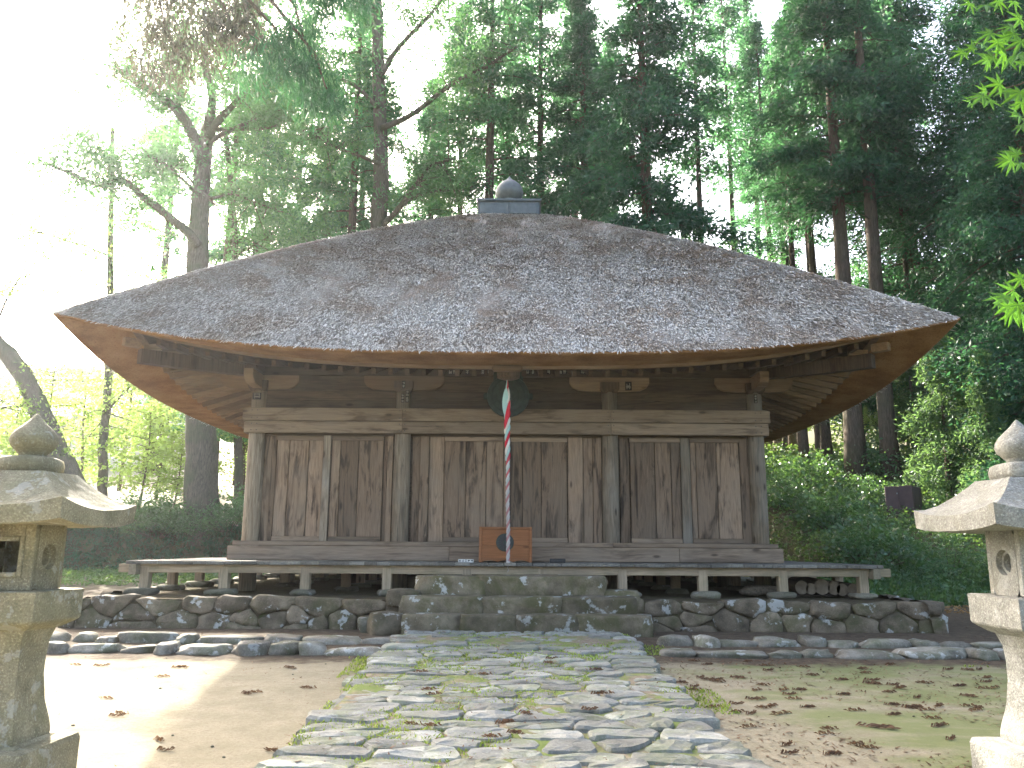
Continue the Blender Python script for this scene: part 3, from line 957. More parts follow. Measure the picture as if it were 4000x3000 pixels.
obj('loose_straw', joinnp([straws(0,120000,1), straws(1,38000,2), straws(3,38000,3), straws(2,12000,4)]), sm.m, hall, kind='stuff')

# eave underside: cut thatch, then boards and rafters
H2, D2, H3, D3 = 7.20, .05, 6.30, .03
def ring(face, h, dz, hh=None, n=61):
    us = np.linspace(-1,1,n)
    z = roofz(RX, us, sideof(face)) - dz
    return [place4(face, u, h, zz) for u,zz in zip(us,z)]
def strip(face, rings):
    n = len(rings[0]); V = [p for r_ in rings for p in r_]; F=[]
    for k in range(len(rings)-1):
        for i in range(n-1): F.append((k*n+i,k*n+i+1,(k+1)*n+i+1,(k+1)*n+i))
    return V,F
em = M("cut_thatch_eave", .95, .08)
ev = em.coords((1,1,1),rnd=False)
ef = em.noise(ev, 34, 4, .85); eg = em.noise(ev, 2.0, 4, .6)
ec = em.ramp(eg,[(.35,(.2,.11,.05)),(.65,(.32,.19,.09))])
ec = em.mix(em.ramp(ef,[(.3,(.75,)*3),(.48,(0,)*3)]), ec, (.075,.04,.02))
ec = em.mix(em.ramp(ef,[(.58,(0,)*3),(.75,(.6,)*3)]), ec, (.42,.28,.16))
em.color(ec); em.bump(ef,.9,.02)
parts = []
for f_ in range(4):
    k = 1.0
    parts.append(strip(f_, [ring(f_,RX,0.0), ring(f_,RX-.008,.03), ring(f_,H2,D2), ring(f_,6.95,.055), ring(f_,6.6,.045), ring(f_,H3,D3), ring(f_,H3-.45,D3-.15)]))
obj('thatch_eave', merge(*parts), em.m, hall, smooth=False)
# board under the thatch that the rafters carry
parts = []
for f_ in range(4):
    def r2(h,dz): return ring(f_,h,dz)
    parts.append(strip(f_, [r2(6.36,.03), r2(6.36,.085), r2(6.27,.085), r2(6.27,-.05)]))
obj('eave_board', merge(*parts), MT['eboard'], hall)
def soffz(h,u,side): # underside of the rafters' boarding
    e = roofz(RX,u,side) - .05
    t = np.clip((6.3-h)/(6.3-4.65),0,1.2)
    return e*(1-t) + 4.72*t
parts = []
for f_ in range(4):
    rs = []
    for h in (6.3,6.0,5.5,5.0,4.5,3.8):
        us = np.linspace(-1,1,61)
        rs.append([place4(f_,u,h,float(soffz(h,u*(h/RX if h<6.0 else 1),sideof(f_)))) for u in us])
    parts.append(strip(f_, rs))
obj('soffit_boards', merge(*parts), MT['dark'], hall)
for f_ in range(4):
    nr = 22
    for i in range(-nr,nr+1):
        a = i*.283 + .02
        if abs(a) > 6.2: continue
        h0 = max(4.6, abs(a)+.05)
        h1 = 6.30
        u1 = a/h1
        z1_ = float(roofz(RX,u1,sideof(f_)))-.085
        zf = lambda h: z1_ + (4.70-z1_)*min(1,(h1-h)/(h1-4.6)) - .02
        p0 = place4(f_, a/h0, h0, zf(h0)); p1 = place4(f_, a/h1, h1, zf(h1))
        if (Vector(p0)-Vector(p1)).length < .15: continue
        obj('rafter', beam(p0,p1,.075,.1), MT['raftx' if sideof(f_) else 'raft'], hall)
for (sx,sy) in ((-1,-1),(1,-1),(1,1),(-1,1)):
    pts_ = []
    for h in (4.5,5.3,5.8,6.25):
        t = (h-4.5)/1.75
        pts_.append((h, 4.62-.17*t+.06*t*t))
    V,F=[],[]
    dirv = Vector((sx,sy,0)).normalized(); sd = Vector((-sy,sx,0)).normalized()
    for (h,z) in pts_:
        c_ = Vector((XH+sx*h,YH+sy*h,z))
        for a,b in ((-1,-1),(1,-1),(1,0),(-1,0)):
            V.append(tuple(c_+sd*(a*.085)+Vector((0,0,b*.24))))
    for k in range(3):
        for q in range(4):
            F.append((k*4+q,k*4+(q+1)%4,(k+1)*4+(q+1)%4,(k+1)*4+q))
    F += [(3,2,1,0),(12,13,14,15)]
    obj('hip_rafter', (V,F), MT['darkz'], hall)
    c_ = Vector((XH+sx*6.35,YH+sy*6.35,4.62))
    V,F = box(-.14,.14,-.075,.075,-.09,.05,.01)
    a = math.atan2(sy,sx)
    obj('hip_end_block', ([(c_.x+p[0]*math.cos(a)-p[1]*math.sin(a), c_.y+p[0]*math.sin(a)+p[1]*math.cos(a), c_.z+p[2]) for p in V],F), MT['arm'], hall)
# centre board and block that carry the bell rope
V,F = box(XH-.235,XH+.275,13.5,13.68,4.13,4.225,.03)
obj('eave_centre_board', (V,F), MT['eboard'], hall)
obj('rope_block', merge(lathe([(.10,0),(.19,.03),(.205,.1),(.2,.24)],16,(XH+.04,13.95,4.06))), MT['darkz'], hall, smooth=True)

# roof cap: copper box with panelled sides, neck and jewel
def capbox():
    s=.79
    prof=[(s+.05,9.16),(s+.05,9.24),(s-.02,9.25),(s-.05,9.29),(s-.05,9.64),(s+.01,9.66),(s+.01,9.71)]
    return lathe([(r_*math.sqrt(2),z) for r_,z in prof],4,(XH,YH,0))
cap = obj('roof_cap', capbox(), MT['copper'], hall)
for f_ in range(4):
    for s in (-1,1):
        V,F = box(-.345+s*.365,.345+s*.365,-.765,-.742,9.33,9.61,.012)
        fr = []
        for (x_,y_,z_) in V:
            p = place4(f_,0,-y_,z_)
            q = {0:(XH+x_,YH+y_),1:(XH-y_,YH+x_),2:(XH-x_,YH-y_),3:(XH+y_,YH-x_)}[f_]
            fr.append((q[0],q[1],z_))
        obj('cap_panel', (fr,F), MT['copper'], cap)
obj('cap_neck', lathe([(.56,0),(.5,.05),(.36,.12),(.26,.2),(.22,.27),(.22,.31)],28,(XH,YH,9.70)), MT['copperl'], cap, smooth=True)
obj('jewel_finial', lathe([(.2,0),(.28,.05),(.345,.15),(.36,.25),(.335,.36),(.27,.45),(.18,.53),(.09,.59),(.03,.66),(.008,.70)],32,(XH,YH,9.97)), MT['copper'], cap, smooth=True)
obj('cap_base_board', box(XH-1.02,XH+1.02,YH-1.02,YH+1.02,9.1,9.16,.02), MT['dark'], hall)

# paper votive labels pasted under the eaves: strokes only, the writing cannot be read in the photograph
def label_strokes(w, h, seed):
    r_ = random.Random(seed); parts=[]
    n = max(1,int(round(h/w))); 
    if h < w: n = 1
    cols = max(1,int(round(w/h)))
    for ci in range(cols):
        for k in range(n):
            cx0=-w/2+w*ci/cols; cw=w/cols; z0=-h/2+h*k/n; ch=h/n
            for _ in range(3): 
                z=z0+ch*r_.uniform(.18,.85); a=cx0+cw*r_.uniform(.08,.2); b=cx0+cw*r_.uniform(.75,.92)
                parts.append(box(a,b,-.006,-.003,z-.006,z+.006))
            for _ in range(2):
                x=cx0+cw*r_.uniform(.2,.8); a=z0+ch*r_.uniform(.08,.2); b=z0+ch*r_.uniform(.7,.92)
                parts.append(box(x-.006,x+.006,-.0075,-.0045,a,b))
    return merge(*parts)
def votive(px, py, wpx, hpx, y, seed, dark=True):
    p = W(px,py,y); s = (y*.99)/FPX
    w,h = wpx*s, hpx*s
    o = obj('paper_label', merge(box(p.x-w/2,p.x+w/2,y-.003,y+.001,p.z-h/2,p.z+h/2)), MT['ink' if dark else 'paper'], hall)
    V,F = label_strokes(w*.94,h*.94,seed)
    V = [(q[0]+p.x,q[1]+y,q[2]+p.z) for q in V]
    obj('lettering', (V,F), MT['paper' if dark else 'ink'], o)
yk = FY-.095
for i,(px,w) in enumerate(((1767,34),(1825,17),(1858,14),(1886,13),(1912,20),(2058,26),(2082,12),(2110,22),(2143,14),(2197,36),(2277,24))):
    votive(px, 1453, w, 20, yk, 50+i)
yc = FY-.165
votive(1004,1547,34,28,yc,80); votive(1573,1555,12,36,yc,81); votive(1591,1548,13,50,yc,82)
votive(2455,1508,26,36,FY-.09,83); votive(2952,1558,12,34,yc,84); votive(1577,1502,12,30,FY-.26,85)

# ------------------------------------------------------------------ veranda (part of the hall)
VH = 6.16; VZ = .985
ver = obj('veranda', box(XH-4.9,XH+4.9,YH-4.9,YH+4.9,.80,.87), MT['dark'], hall)
nb = 46
for f_ in range(4):
    yo, yi = VH+.02, 4.97
    span = yo if f_ in (0,2) else yi
    x = -span; k=0
    rr = random.Random(60+f_)
    while x < span-.02:
        wd = rr.uniform(.2,.31); x2 = min(span, x+wd); h_ = rr.uniform(-.004,.004)
        V,F = box(x+.003,x2-.003,-yo-rr.uniform(0,.012),-yi if f_ in (0,2) else -yi,VZ-.055+h_,VZ+h_,.006)
        fr=[]
        for (a,b,z_) in V:
            q = {0:(XH+a,YH+b),1:(XH-b,YH+a),2:(XH-a,YH-b),3:(XH+b,YH-a)}[f_]
            fr.append((q[0],q[1],z_))
        obj('deck_plank', (fr,F), MT['deck' if f_ in (0,2) else 'deckx'], ver)
        x = x2
zt, zb = VZ-.056, VZ-.19
postx = [-5.9,-4.6,-3.27,-1.93,-.62,.62,1.93,3.25,4.56,5.88]
for s in (-1,1):
    yy = YH+s*(VH-.13)
    segs = [-VH-.17]+[ (postx[i]) for i in (1,2,3,5,6,7,8)]+[VH+.17]
    for a,b in zip(segs[:-1],segs[1:]):
        obj('veranda_beam', box(XH+a+.002,XH+b-.002,yy-.065,yy+.065,zb,zt,.006), MT['vbeam'], ver)
    xx = XH+s*(VH-.13)
    obj('veranda_beam', box(xx-.06,xx+.06,YH-VH-.1,YH+VH+.1,zb-.03,zt-.005,.006), MT['vbeamy'], ver)
rr = random.Random(8)
for s in (-1,1):
    for i,pxx in enumerate(postx):
        for fr_ in (0,1):
            if fr_ == 0: x,y_ = XH+pxx, YH+s*(VH-.14)
            else:
                if i in (0,9): continue
                x,y_ = XH+s*(VH-.14), YH+pxx
            hw = .075
            obj('veranda_post', box(x-hw,x+hw,y_-hw-.004,y_+hw+.004,PZ+.06,(zt-.03 if fr_==0 else zb-.032) if not (fr_==0) else zt-.035,.01), MT['vpost'], ver)
            obj('pad_stone', rock((x+rr.uniform(-.05,.05),y_-.02,PZ+.03),(rr.uniform(.36,.52),rr.uniform(.3,.38),rr.uniform(.09,.13)),rr.randint(0,9999),5,.5,.06), MT['found'], ver, smooth=True)
# posts and stones of the underfloor
for i in range(-3,4):
    for j in range(-3,4):
        x,y_ = XH+i*1.5+.1, YH+j*1.5
        if abs(i)==3 and abs(j)==3: continue
        obj('floor_post', box(x-.08,x+.08,y_-.08,y_+.08,PZ+.03,.80,.01), MT['vpost'], ver)
        obj('pad_stone', rock((x,y_,PZ),(.4,.4,.12),900+i*9+j,4,.5,.08), MT['found'], ver, smooth=True)
k=0; x=-4.6  # added rear boards that keep daylight from showing through the underfloor
while x < 4.6:
    obj('light_stop_board', box(XH+x,XH+x+.23,YH+4.8,YH+4.83,PZ-.02,.81), MT['darkz'], ver); x += .24 if k%9 else .29; k+=1
# ------------------------------------------------------------------ things at the hall front
p = W(1985,1548,14.86)
gong = empty('temple_gong', (p.x,14.86,3.5), 'round dark bronze gong hanging behind the bell rope under the eave', 'gong')
def disc(prof, n=36, c=(0,0,0)):
    V,F = lathe(prof,n,(0,0,0)); return [(c[0]+a, c[1]+b_, c[2]+z) for (a,z,b_) in [(q[0],q[1],q[2]) for q in V]], [tuple(reversed(f)) for f in F]
obj('body', disc([(.02,-.085),(.09,-.08),(.1,-.065),(.19,-.07),(.2,-.06),(.29,-.07),(.31,-.055),(.375,-.05),(.385,-.02),(.385,.02),(.375,.05),(.3,.055),(.1,.06)],40,(p.x,14.86,p.z)), MT['bronze'], gong, smooth=False)
for s in (-1,1):
    a = p.x+s*.24
    obj('hanging_lug', box(a-.03,a+.03,14.84,14.88,p.z+.27,4.42,.008), MT['bronze'], gong)
    obj('hanging_lug', box(p.x+s*.4-.05,p.x+s*.4+.05,14.84,14.88,p.z-.06,p.z+.06,.02), MT['bronze'], gong)

RYY = 13.9
p0 = W(1981,1485,RYY); p1 = W(1985,2196,RYY); p2 = W(1985,2236,RYY)
rope = empty('bell_rope', (p1.x,RYY,p2.z), 'twisted red, white and pale green bell rope hanging before the doors', 'rope')
def strand(ph, rad, r0, seed):
    P,R=[],[]
    n=420
    L = p0.z-p1.z; ang = ph
    for i in range(n):
        t=i/(n-1); z=p0.z-L*t
        pitch = .62 if t<.16 else (.36 if t<.45 else .21)
        ang += -2*math.pi/pitch*(L/n)
        k = 1.0 if t>.3 else 1.18
        if t < .1: k = .25+.9*(t/.1)
        if t > .45: k = .72
        x = p0.x+(p1.x-p0.x)*t + .004*math.sin(t*17)
        P.append((x+rad*k*math.cos(ang), RYY+rad*k*math.sin(ang), z)); R.append(r0*k)
    return tube(P,R,7)
obj('rope_strand', strand(0.2,.024,.0235,1), MT['red'], rope, smooth=True)
obj('rope_strand', strand(2.3,.024,.0235,2), MT['rwhite'], rope, smooth=True)
obj('rope_strand', strand(4.4,.024,.0235,3), MT['teal'], rope, smooth=True)
obj('knot', lathe([(.012,-.03),(.033,-.01),(.036,.02),(.025,.045),(.012,.055)],14,(p1.x,RYY,p1.z-.02)), MT['rwhite'], rope, smooth=True)
P=[(p1.x+.012*math.sin(i*1.1),RYY+.01*math.cos(i*1.1),p1.z-.03-i*(p1.z-.03-p2.z)/10) for i in range(11)]
obj('frayed_cord', tube(P,[.008*(1-.05*i) for i in range(11)],5), MT['rwhite'], rope, smooth=True)
# loose cloth tail of the pale strand near the top
cl = []
for i in range(13):
    t=i/12; z=p0.z-.13-.52*t; wd=.055*math.sin(math.pi*min(1,t*1.02))**.6+.006
    cx0 = p0.x-.012-.02*math.sin(t*2.6)
    for s in (-1,-.3,.4,1): cl.append((cx0+s*wd*.8, RYY-.045-.018*math.cos(s*1.4), z))
Fc=[(i*4+k,i*4+k+1,(i+1)*4+k+1,(i+1)*4+k) for i in range(12) for k in range(3)]
obj('cloth_tail', (cl,Fc), MT['teal'], rope, smooth=True)
cl=[]
for i in range(13):
    t=i/12; z=p0.z-.36-.5*t; wd=.05*math.sin(math.pi*min(1,t*1.02))**.7+.005
    cx0 = p0.x+.05-.085*t
    for s in (-1,-.3,.4,1): cl.append((cx0+s*wd*.62, RYY-.068-.014*math.cos(s*1.4), z))
obj('cloth_tail', (cl,Fc), MT['red'], rope, smooth=True)

# offertory box
ox0, ox1 = W(1870,2195,14.2).x, W(2078,2195,14.2).x
oy0, oy1, oz0, oz1 = 14.2, 14.62, VZ, 1.575
ob = empty('offertory_box', ((ox0+ox1)/2,14.4,VZ), 'orange-brown wooden offertory box with a round dark crest on its front', 'offertory box')
for a,b in ((ox0,ox0+.05),(ox1-.05,ox1)):
    obj('corner_post', box(a,b,oy0,oy0+.05,oz0,oz1,.006), MT['orange'], ob)
    obj('corner_post', box(a,b,oy1-.05,oy1,oz0,oz1,.006), MT['orange'], ob)
obj('top_rail', box(ox0+.051,ox1-.051,oy0+.002,oy0+.05,oz1-.045,oz1-.002,.005), MT['orange'], ob)
obj('top_rail', box(ox0+.051,ox1-.051,oy1-.05,oy1-.002,oz1-.045,oz1-.002,.005), MT['orange'], ob)
for z0,z1 in ((oz0+.06,oz0+.275),(oz0+.278,oz1-.046)):
    obj('front_board', box(ox0+.051,ox1-.051,oy0+.014,oy0+.04,z0,z1,.004), MT['orange'], ob)
    obj('back_board', box(ox0+.051,ox1-.051,oy1-.04,oy1-.014,z0,z1,.004), MT['orange'], ob)
for a,b in ((ox0+.012,ox0+.036),(ox1-.036,ox1-.012)):
    obj('side_board', box(a,b,oy0+.051,oy1-.051,oz0+.06,oz1-.01,.004), MT['orange'], ob)
for k in range(9):
    yk2 = oy0+.075+k*.034
    obj('top_slat', box(ox0+.037,ox1-.037,yk2,yk2+.015,oz1-.04,oz1-.01,.003), MT['orange'], ob)
sc_=[(ox0+.051,oz0+.059)]; n=40; w_=ox1-ox0-.102
low=[]
for i in range(n+1):
    t=i/n; low.append((ox0+.051+w_*t, oz0+.008+.03*abs(math.sin(math.pi*3*t))))
V=[(x,oy0+.012,z) for x,z in low]+[(x,oy0+.012,oz0+.0585) for x,_ in low]+[(x,oy0+.034,z) for x,z in low]+[(x,oy0+.034,oz0+.0585) for x,_ in low]
F=[]; m_=n+1
for i in range(n):
    F+= [(i,i+1,m_+i+1,m_+i),(2*m_+i+1,2*m_+i,3*m_+i,3*m_+i+1),(i+1,i,2*m_+i,2*m_+i+1)]
obj('scalloped_skirt', (V,F), MT['orange'], ob)
cr = obj('crest', disc([(.005,-.012),(.13,-.012),(.145,-.006),(.15,.0)],36,((ox0+ox1)/2-.01,oy0+.014,oz0+.33)), MT['bronze'], ob)
for k in range(16):
    a=k*2*math.pi/16; c_=((ox0+ox1)/2-.01,oz0+.33)
    V,F=box(.035,.125,-.0165,-.0125,-.012,.012,.0)
    obj('crest_petal', ([(c_[0]+q[0]*math.cos(a)-q[2]*math.sin(a), oy0+.014+q[1], c_[1]+q[0]*math.sin(a)+q[2]*math.cos(a)) for q in V],F), MT['black'], cr)

# small white notice plate and black tray on the veranda
q = W(1820,2190,14.0)
nt = obj('notice_plate', box(q.x-.125,q.x+.125,14.0,14.02,VZ+.002,VZ+.052), MT['white'], label='small white lettered notice plate lying on the veranda boards', cat='notice')
r_=random.Random(3)
pts_=[]
for k in range(5):
    cx0=q.x-.1+k*.05
    for _ in range(3):
        z=VZ+r_.uniform(.012,.044); pts_.append(box(cx0-.016,cx0+.016,13.9965,13.9985,z-.0025,z+.0025))
    x=cx0+r_.uniform(-.008,.008); pts_.append(box(x-.0028,x+.0028,13.995,13.998,VZ+.009,VZ+.046))
obj('lettering', merge(*pts_), MT['ink'], nt)
q = W(2178,2190,14.05)
tr = obj('incense_tray', box(q.x-.13,q.x+.13,14.0,14.13,VZ+.002,VZ+.07,.008), MT['black'], label='small black ribbed tray on the veranda beside the orange box', cat='tray')
for k in range(9):
    x=q.x-.11+k*.0275; obj('rib', box(x-.005,x+.005,13.994,13.9995,VZ+.01,VZ+.062), MT['black'], tr)

# ------------------------------------------------------------------ stone lanterns
def sq(prof, c, tw=0, n=4): return lathe([(r_*math.sqrt(2),z) for r_,z in prof],4,c)
def rough(VF, amp, seed, sub=0):
    V,F = VF; V=np.array(V); 
    V = V + amp*np.stack([wavy(V,seed+k,7) for k in range(3)],1); return V.tolist(),F
def densesq(prof, c, seg=6, amp=.006, seed=1, sub=3):
    """square section body with rows and columns enough to be weathered"""
    P=[]
    for (a,b) in zip(prof[:-1],prof[1:]):
        for k in range(sub): t=k/sub; P.append((a[0]+(b[0]-a[0])*t,a[1]+(b[1]-a[1])*t))
    P.append(prof[-1])
    per=[]
    for s in range(4):
        for k in range(seg):
            t=-1+2*k/seg
            per.append([(t,-1),(1,t),(-t,1),(-1,-t)][s])
    V=[]
    for r_,z in P:
        for (u,v) in per: V.append((c[0]+u*r_,c[1]+v*r_,c[2]+z))
    n=len(per); F=[]
    for i in range(len(P)-1):
        for k in range(n): F.append((i*n+k,i*n+(k+1)%n,(i+1)*n+(k+1)%n,(i+1)*n+k))
    F.append(tuple(reversed(range(n)))); F.append(tuple(range((len(P)-1)*n,len(P)*n)))
    return rough((V,F),amp,seed)
def kasa(c, hw, zb_, seed):
    """curved lantern roof with turned-up corners"""
    n=14; V=[];F=[]
    hs=[.20,.24,.30,.37,.43,.465,.48]
    us=np.linspace(-1,1,n)
    rings=[]
    def height(t,u):  # t 0 top..1 edge
        base = .25*(1-t)**1.35
        return base + .05*(abs(u)**3)*t**3 + .012*math.sin(abs(u)*1.57)*t
    spec=[]
    for h in hs:
        t=(h-.2)/.28; spec.append((h*hw/.48, lambda u,t=t: .10+height(t,u)))
    spec.append((hw*1.0, lambda u: .085+.05*abs(u)**3))
    spec.append((hw*.985, lambda u: -.005+.035*abs(u)**3))
    spec.append((hw*.93, lambda u: -.01+.03*abs(u)**3))
    spec.append((hw*.45, lambda u: -.0))
    per=[]
    for s in range(4):
        for k in range(n-1):
            t=us[k]; per.append(([(t,-1),(1,t),(-t,1),(-1,-t)][s], t))
    for h,f in spec:
        for (uv,u) in per: V.append((c[0]+uv[0]*h,c[1]+uv[1]*h,zb_+f(u)))
    m=len(per)
    for i in range(len(spec)-1):
        for k in range(m): F.append((i*m+k,(i+1)*m+k,(i+1)*m+(k+1)%m,i*m+(k+1)%m))
    F.append(tuple(range(m))); F.append(tuple(reversed(range((len(spec)-1)*m,len(spec)*m))))
    return rough((V,F),.005,seed)
def holed_panel(hw, z0, z1, th, rad, zc, n=32):
    """panel in local (x across, z up), with a round recess; returns V in (x,y,z) front at y=-th"""
    V=[];F=[]
    sqp=[]
    for k in range(n):
        a=2*math.pi*(k+.5)/n; ca,sa=math.cos(a),math.sin(a); m=max(abs(ca),abs(sa)); sqp.append((ca/m,sa/m,ca,sa))
    H=(z1-z0)/2; C=(z0+z1)/2
    rings=[[(p_[0]*hw,-th,C+p_[1]*H) for p_ in sqp],[(p_[2]*rad,-th,zc+p_[3]*rad) for p_ in sqp],[(p_[2]*rad*.93,-th+.035,zc+p_[3]*rad*.93) for p_ in sqp],
           [(p_[2]*rad*.72,-th+.035,zc+p_[3]*rad*.72) for p_ in sqp],[(p_[2]*rad*.66,-th+.075,zc+p_[3]*rad*.66) for p_ in sqp]]
    for r_ in rings: V+=r_
    for i in range(4):
        for k in range(n): F.append((i*n+k,(i+1)*n+k,(i+1)*n+(k+1)%n,i*n+(k+1)%n))
    F.append(tuple(range(4*n,5*n)))
    return V,[tuple(reversed(f)) for f in F]
def lantern(cx, cyy, mat, label, moonside, seed, zs=.955):
    z0 = float(tz(cx,cyy))
    L = empty('stone_lantern', (cx,cyy,0), label, 'stone lantern', 'pair of stone lanterns flanking the path')
    c=(cx,cyy,0.0)
    k0 = len(bpy.data.objects)
    obj('base_block', densesq([(.335,-.05),(.335,.25),(.325,.28),(.30,.288)],c,8,.006,seed,3), mat, L)
    obj('base_collar', densesq([(.235,.26),(.232,.285),(.215,.30)],c,8,.004,seed+1,2), mat, L, smooth=False)
    obj('shaft', densesq([(.205,.295),(.205,.33),(.195,.40),(.168,.52),(.150,.68),(.15,.80),(.158,.90),(.185,.98),(.19,1.0)],c,8,.005,seed+2,3), mat, L, smooth=False)
    obj('platform_stone', densesq([(.195,.985),(.215,.995),(.275,1.035),(.282,1.05),(.285,1.23),(.27,1.236)],c,8,.005,seed+3,3), mat, L)
    # firebox: frame of four pillars, recessed moon sides, open front
    fz0, fz1 = 1.236, 1.665
    hw=.185
    fb = obj('firebox', merge(
        box(cx-hw,cx-hw+.065,cyy-hw,cyy-hw+.05,fz0,fz1,.006), box(cx+hw-.065,cx+hw,cyy-hw,cyy-hw+.05,fz0,fz1,.006),
        box(cx-hw+.064,cx+hw-.064,cyy-hw+.002,cyy-hw+.05,fz0,fz0+.1,.004), box(cx-hw+.064,cx+hw-.064,cyy-hw+.002,cyy-hw+.05,fz1-.1,fz1,.004),
        box(cx-hw+.0,cx+hw-.0,cyy+hw-.05,cyy+hw,fz0,fz1,.006),
        box(cx-hw+.05,cx+hw-.05,cyy-hw+.05,cyy+hw-.05,fz0,fz0+.05)), mat, L)
    for s in (-1,1):
        V,F = holed_panel(hw-.049+.0, fz0, fz1, 0, .085, (fz0+fz1)/2)
        rot=[]
        for (x_,y_,z_) in V:   # facing +x or -x
            rot.append((cx+s*(hw-y_-.0), cyy+ (x_ if s>0 else -x_), z_))
        obj('moon_window', (rot,F), mat, fb)
    obj('window_frame', merge(box(cx-.128,cx-.098,cyy-hw-.012,cyy-hw+.02,fz0+.085,fz1-.085,.004),box(cx+.098,cx+.128,cyy-hw-.012,cyy-hw+.02,fz0+.085,fz1-.085,.004),
        box(cx-.098,cx+.098,cyy-hw-.012,cyy-hw+.02,fz1-.115,fz1-.085,.004),box(cx-.098,cx+.098,cyy-hw-.012,cyy-hw+.02,fz0+.085,fz0+.115,.004)), mat, fb)
    obj('lantern_roof', kasa((cx,cyy),.495,1.66,seed+5), mat, L, smooth=False)
    obj('finial_base', rough(lathe([(.13,2.0),(.16,2.015),(.165,2.06),(.155,2.10),(.125,2.115),(.09,2.118)],20,c,.55),.004,seed+6), mat, L, smooth=True)
    obj('jewel_finial', rough(lathe([(.085,2.11),(.082,2.135),(.10,2.155),(.132,2.19),(.145,2.225),(.14,2.26),(.115,2.30),(.08,2.335),(.045,2.37),(.018,2.405),(.004,2.42)],28,(cx,cyy,0)),.003,seed+7), mat, L, smooth=True)
    for ch in list(L.children)+[g for ch in L.children for g in ch.children]:
        ch.data.transform(Matrix.Diagonal((1,1,zs,1)))
        w = ORG[ch.name]; nw = Vector((w.x,w.y,w.z*zs)); par = ch.parent
        pw = Vector((cx,cyy,0)) if par is L else Vector((ORG[par.name].x,ORG[par.name].y,ORG[par.name].z*zs))
        ch.location = nw-pw
    L.location.z = z0
    return L
lantern(-3.14, 5.42, MT['lantL'], 'mossy ochre stone lantern on the left, before the sunlit sand patches', 1, 500)
lantern(3.34, 5.42, MT['lantR'], 'pale granite stone lantern on the right, its left faces sunlit', -1, 600)

# ------------------------------------------------------------------ logs and odd pieces under the veranda
lm = M("log_bark", .9, .1); lm.color(lm.ramp(lm.noise(lm.coords((8,1,8)),3,4),[(.3,(.07,.055,.04)),(.7,(.17,.14,.1))]))
le = M("log_end", .9, .1); le.color(lm and le.ramp(le.noise(le.coords((1,1,1)),9,4),[(.3,(.11,.085,.055)),(.7,(.2,.16,.11))]))
def log(x,y0,y1,z,r_,lab,hollow=False):
    L = obj('log', tube([(x,y0,z),(x+.02,(y0+y1)/2,z+.005),(x-.02,y1,z)],[r_,r_*1.03,r_],18,cap=True,wob=.02,seed=int(x*100)), lm.m, smooth=False, label=lab, cat='log', group='cut logs stored under the veranda')
    V,F = lathe([(r_*(.45 if hollow else .02),.0),(r_*.93,.0),(r_*.95,.006)],18,(0,0,0))
    V=[(x+q[0],y0-q[2]-.004,z+q[1]) for q in V]
    obj('cut_end', (V,[tuple(reversed(f)) for f in F]), le.m, L)
lg = [(3133,2300,26),(3168,2305,22),(3212,2298,30),(3258,2302,26),(3290,2308,24),(3335,2310,25)]
names = ['pale cut log, the one farthest from the veranda corner','slim cut log touching the first one','thickest cut log in the row under the veranda','cut log right of the thickest one','hollow-ended cut log in the row under the veranda','dark cut log nearest the veranda corner post']
for (px,py,rp),nm in zip(lg,names):
    q = W(px,py,14.25); log(q.x,14.25,15.6,q.z+.02,rp*14.1/FPX,nm,'hollow' in nm)
def flatbox(name,x0,x1,y0,y1,z0,z1,lab,cat,mat): return obj(name, box(x0,x1,y0,y1,z0,z1,.01), mat, label=lab, cat=cat)
q0=W(3100,2345,14.3); q1=W(3330,2345,14.3)
flatbox('timber_baulk', q0.x,q1.x,14.3,15.5,PZ+.0,W(3200,2326,14.3).z,'dark timber baulk under the row of cut logs','timber',MT['dark'])
q=W(2985,2335,14.2)
obj('rotten_log', rock((q.x,14.4,PZ+.09),(.62,.24,.16),77,6,.55,.16), lm.m, smooth=True, label='short reddish rotten log lying under the veranda floor', cat='log')

# ------------------------------------------------------------------ brown metal cabinet on the slope
q = W(3545,1988,25.4)
cz = float(tz(q.x,22.6))
cz = q.z
cb = empty('metal_cabinet', (q.x,25.7,cz), 'brown metal box with two doors standing among shrubs on the slope', 'cabinet')
obj('case', box(q.x-.42,q.x+.40,25.46,26.3,cz-.5,cz+.68,.01), MT['rust'], cb)
for s in (0,1): 
    d_=obj('door', box(q.x-.40+s*.40,q.x-.01+s*.39,25.435,25.456,cz-.05,cz+.7,.006), MT['rust'], cb)
    if s==0: obj('handle', box(q.x-.06,q.x-.03,25.415,25.434,cz+.45,cz+.5,.004), MT['copperl'], d_)

cb.rotation_euler = (0,0,-.75)
# ------------------------------------------------------------------ house far left
q = W(235,1672,47); hx,hy,hzz = q.x+1.5, 50.0, float(tz(-24,50))
hs_ = empty('far_house', (hx,hy,hzz), 'white far house with a pale sloping roof beyond the left bank', 'house')
wl = obj('wall', box(hx-6,hx+3.2,hy-3,hy+4,hzz-.5,hzz+2.4), MT['plaster'], hs_)
for k in range(3):
    w_=obj('window', box(hx-4.6+k*2.6,hx-3.4+k*2.6,hy-3.05,hy-2.99,hzz+.7,hzz+1.8,.02), MT['rust'], wl)
rz = hzz+2.35
V=[(hx-7,hy-4,rz),(hx+4,hy-4,rz),(hx+4,hy+5,rz),(hx-7,hy+5,rz),(hx-5.4,hy+.5,rz+2.9),(hx+2.4,hy+.5,rz+2.9)]
rf=obj('roof', (V,[(0,1,5,4),(1,2,5),(2,3,4,5),(3,0,4),(3,2,1,0)]), MT['rooft'], hs_)
obj('ridge_tiles', tube([(hx-5.5,hy+.5,rz+2.95),(hx+2.5,hy+.5,rz+2.95)],.16,8), MT['copper'], rf)

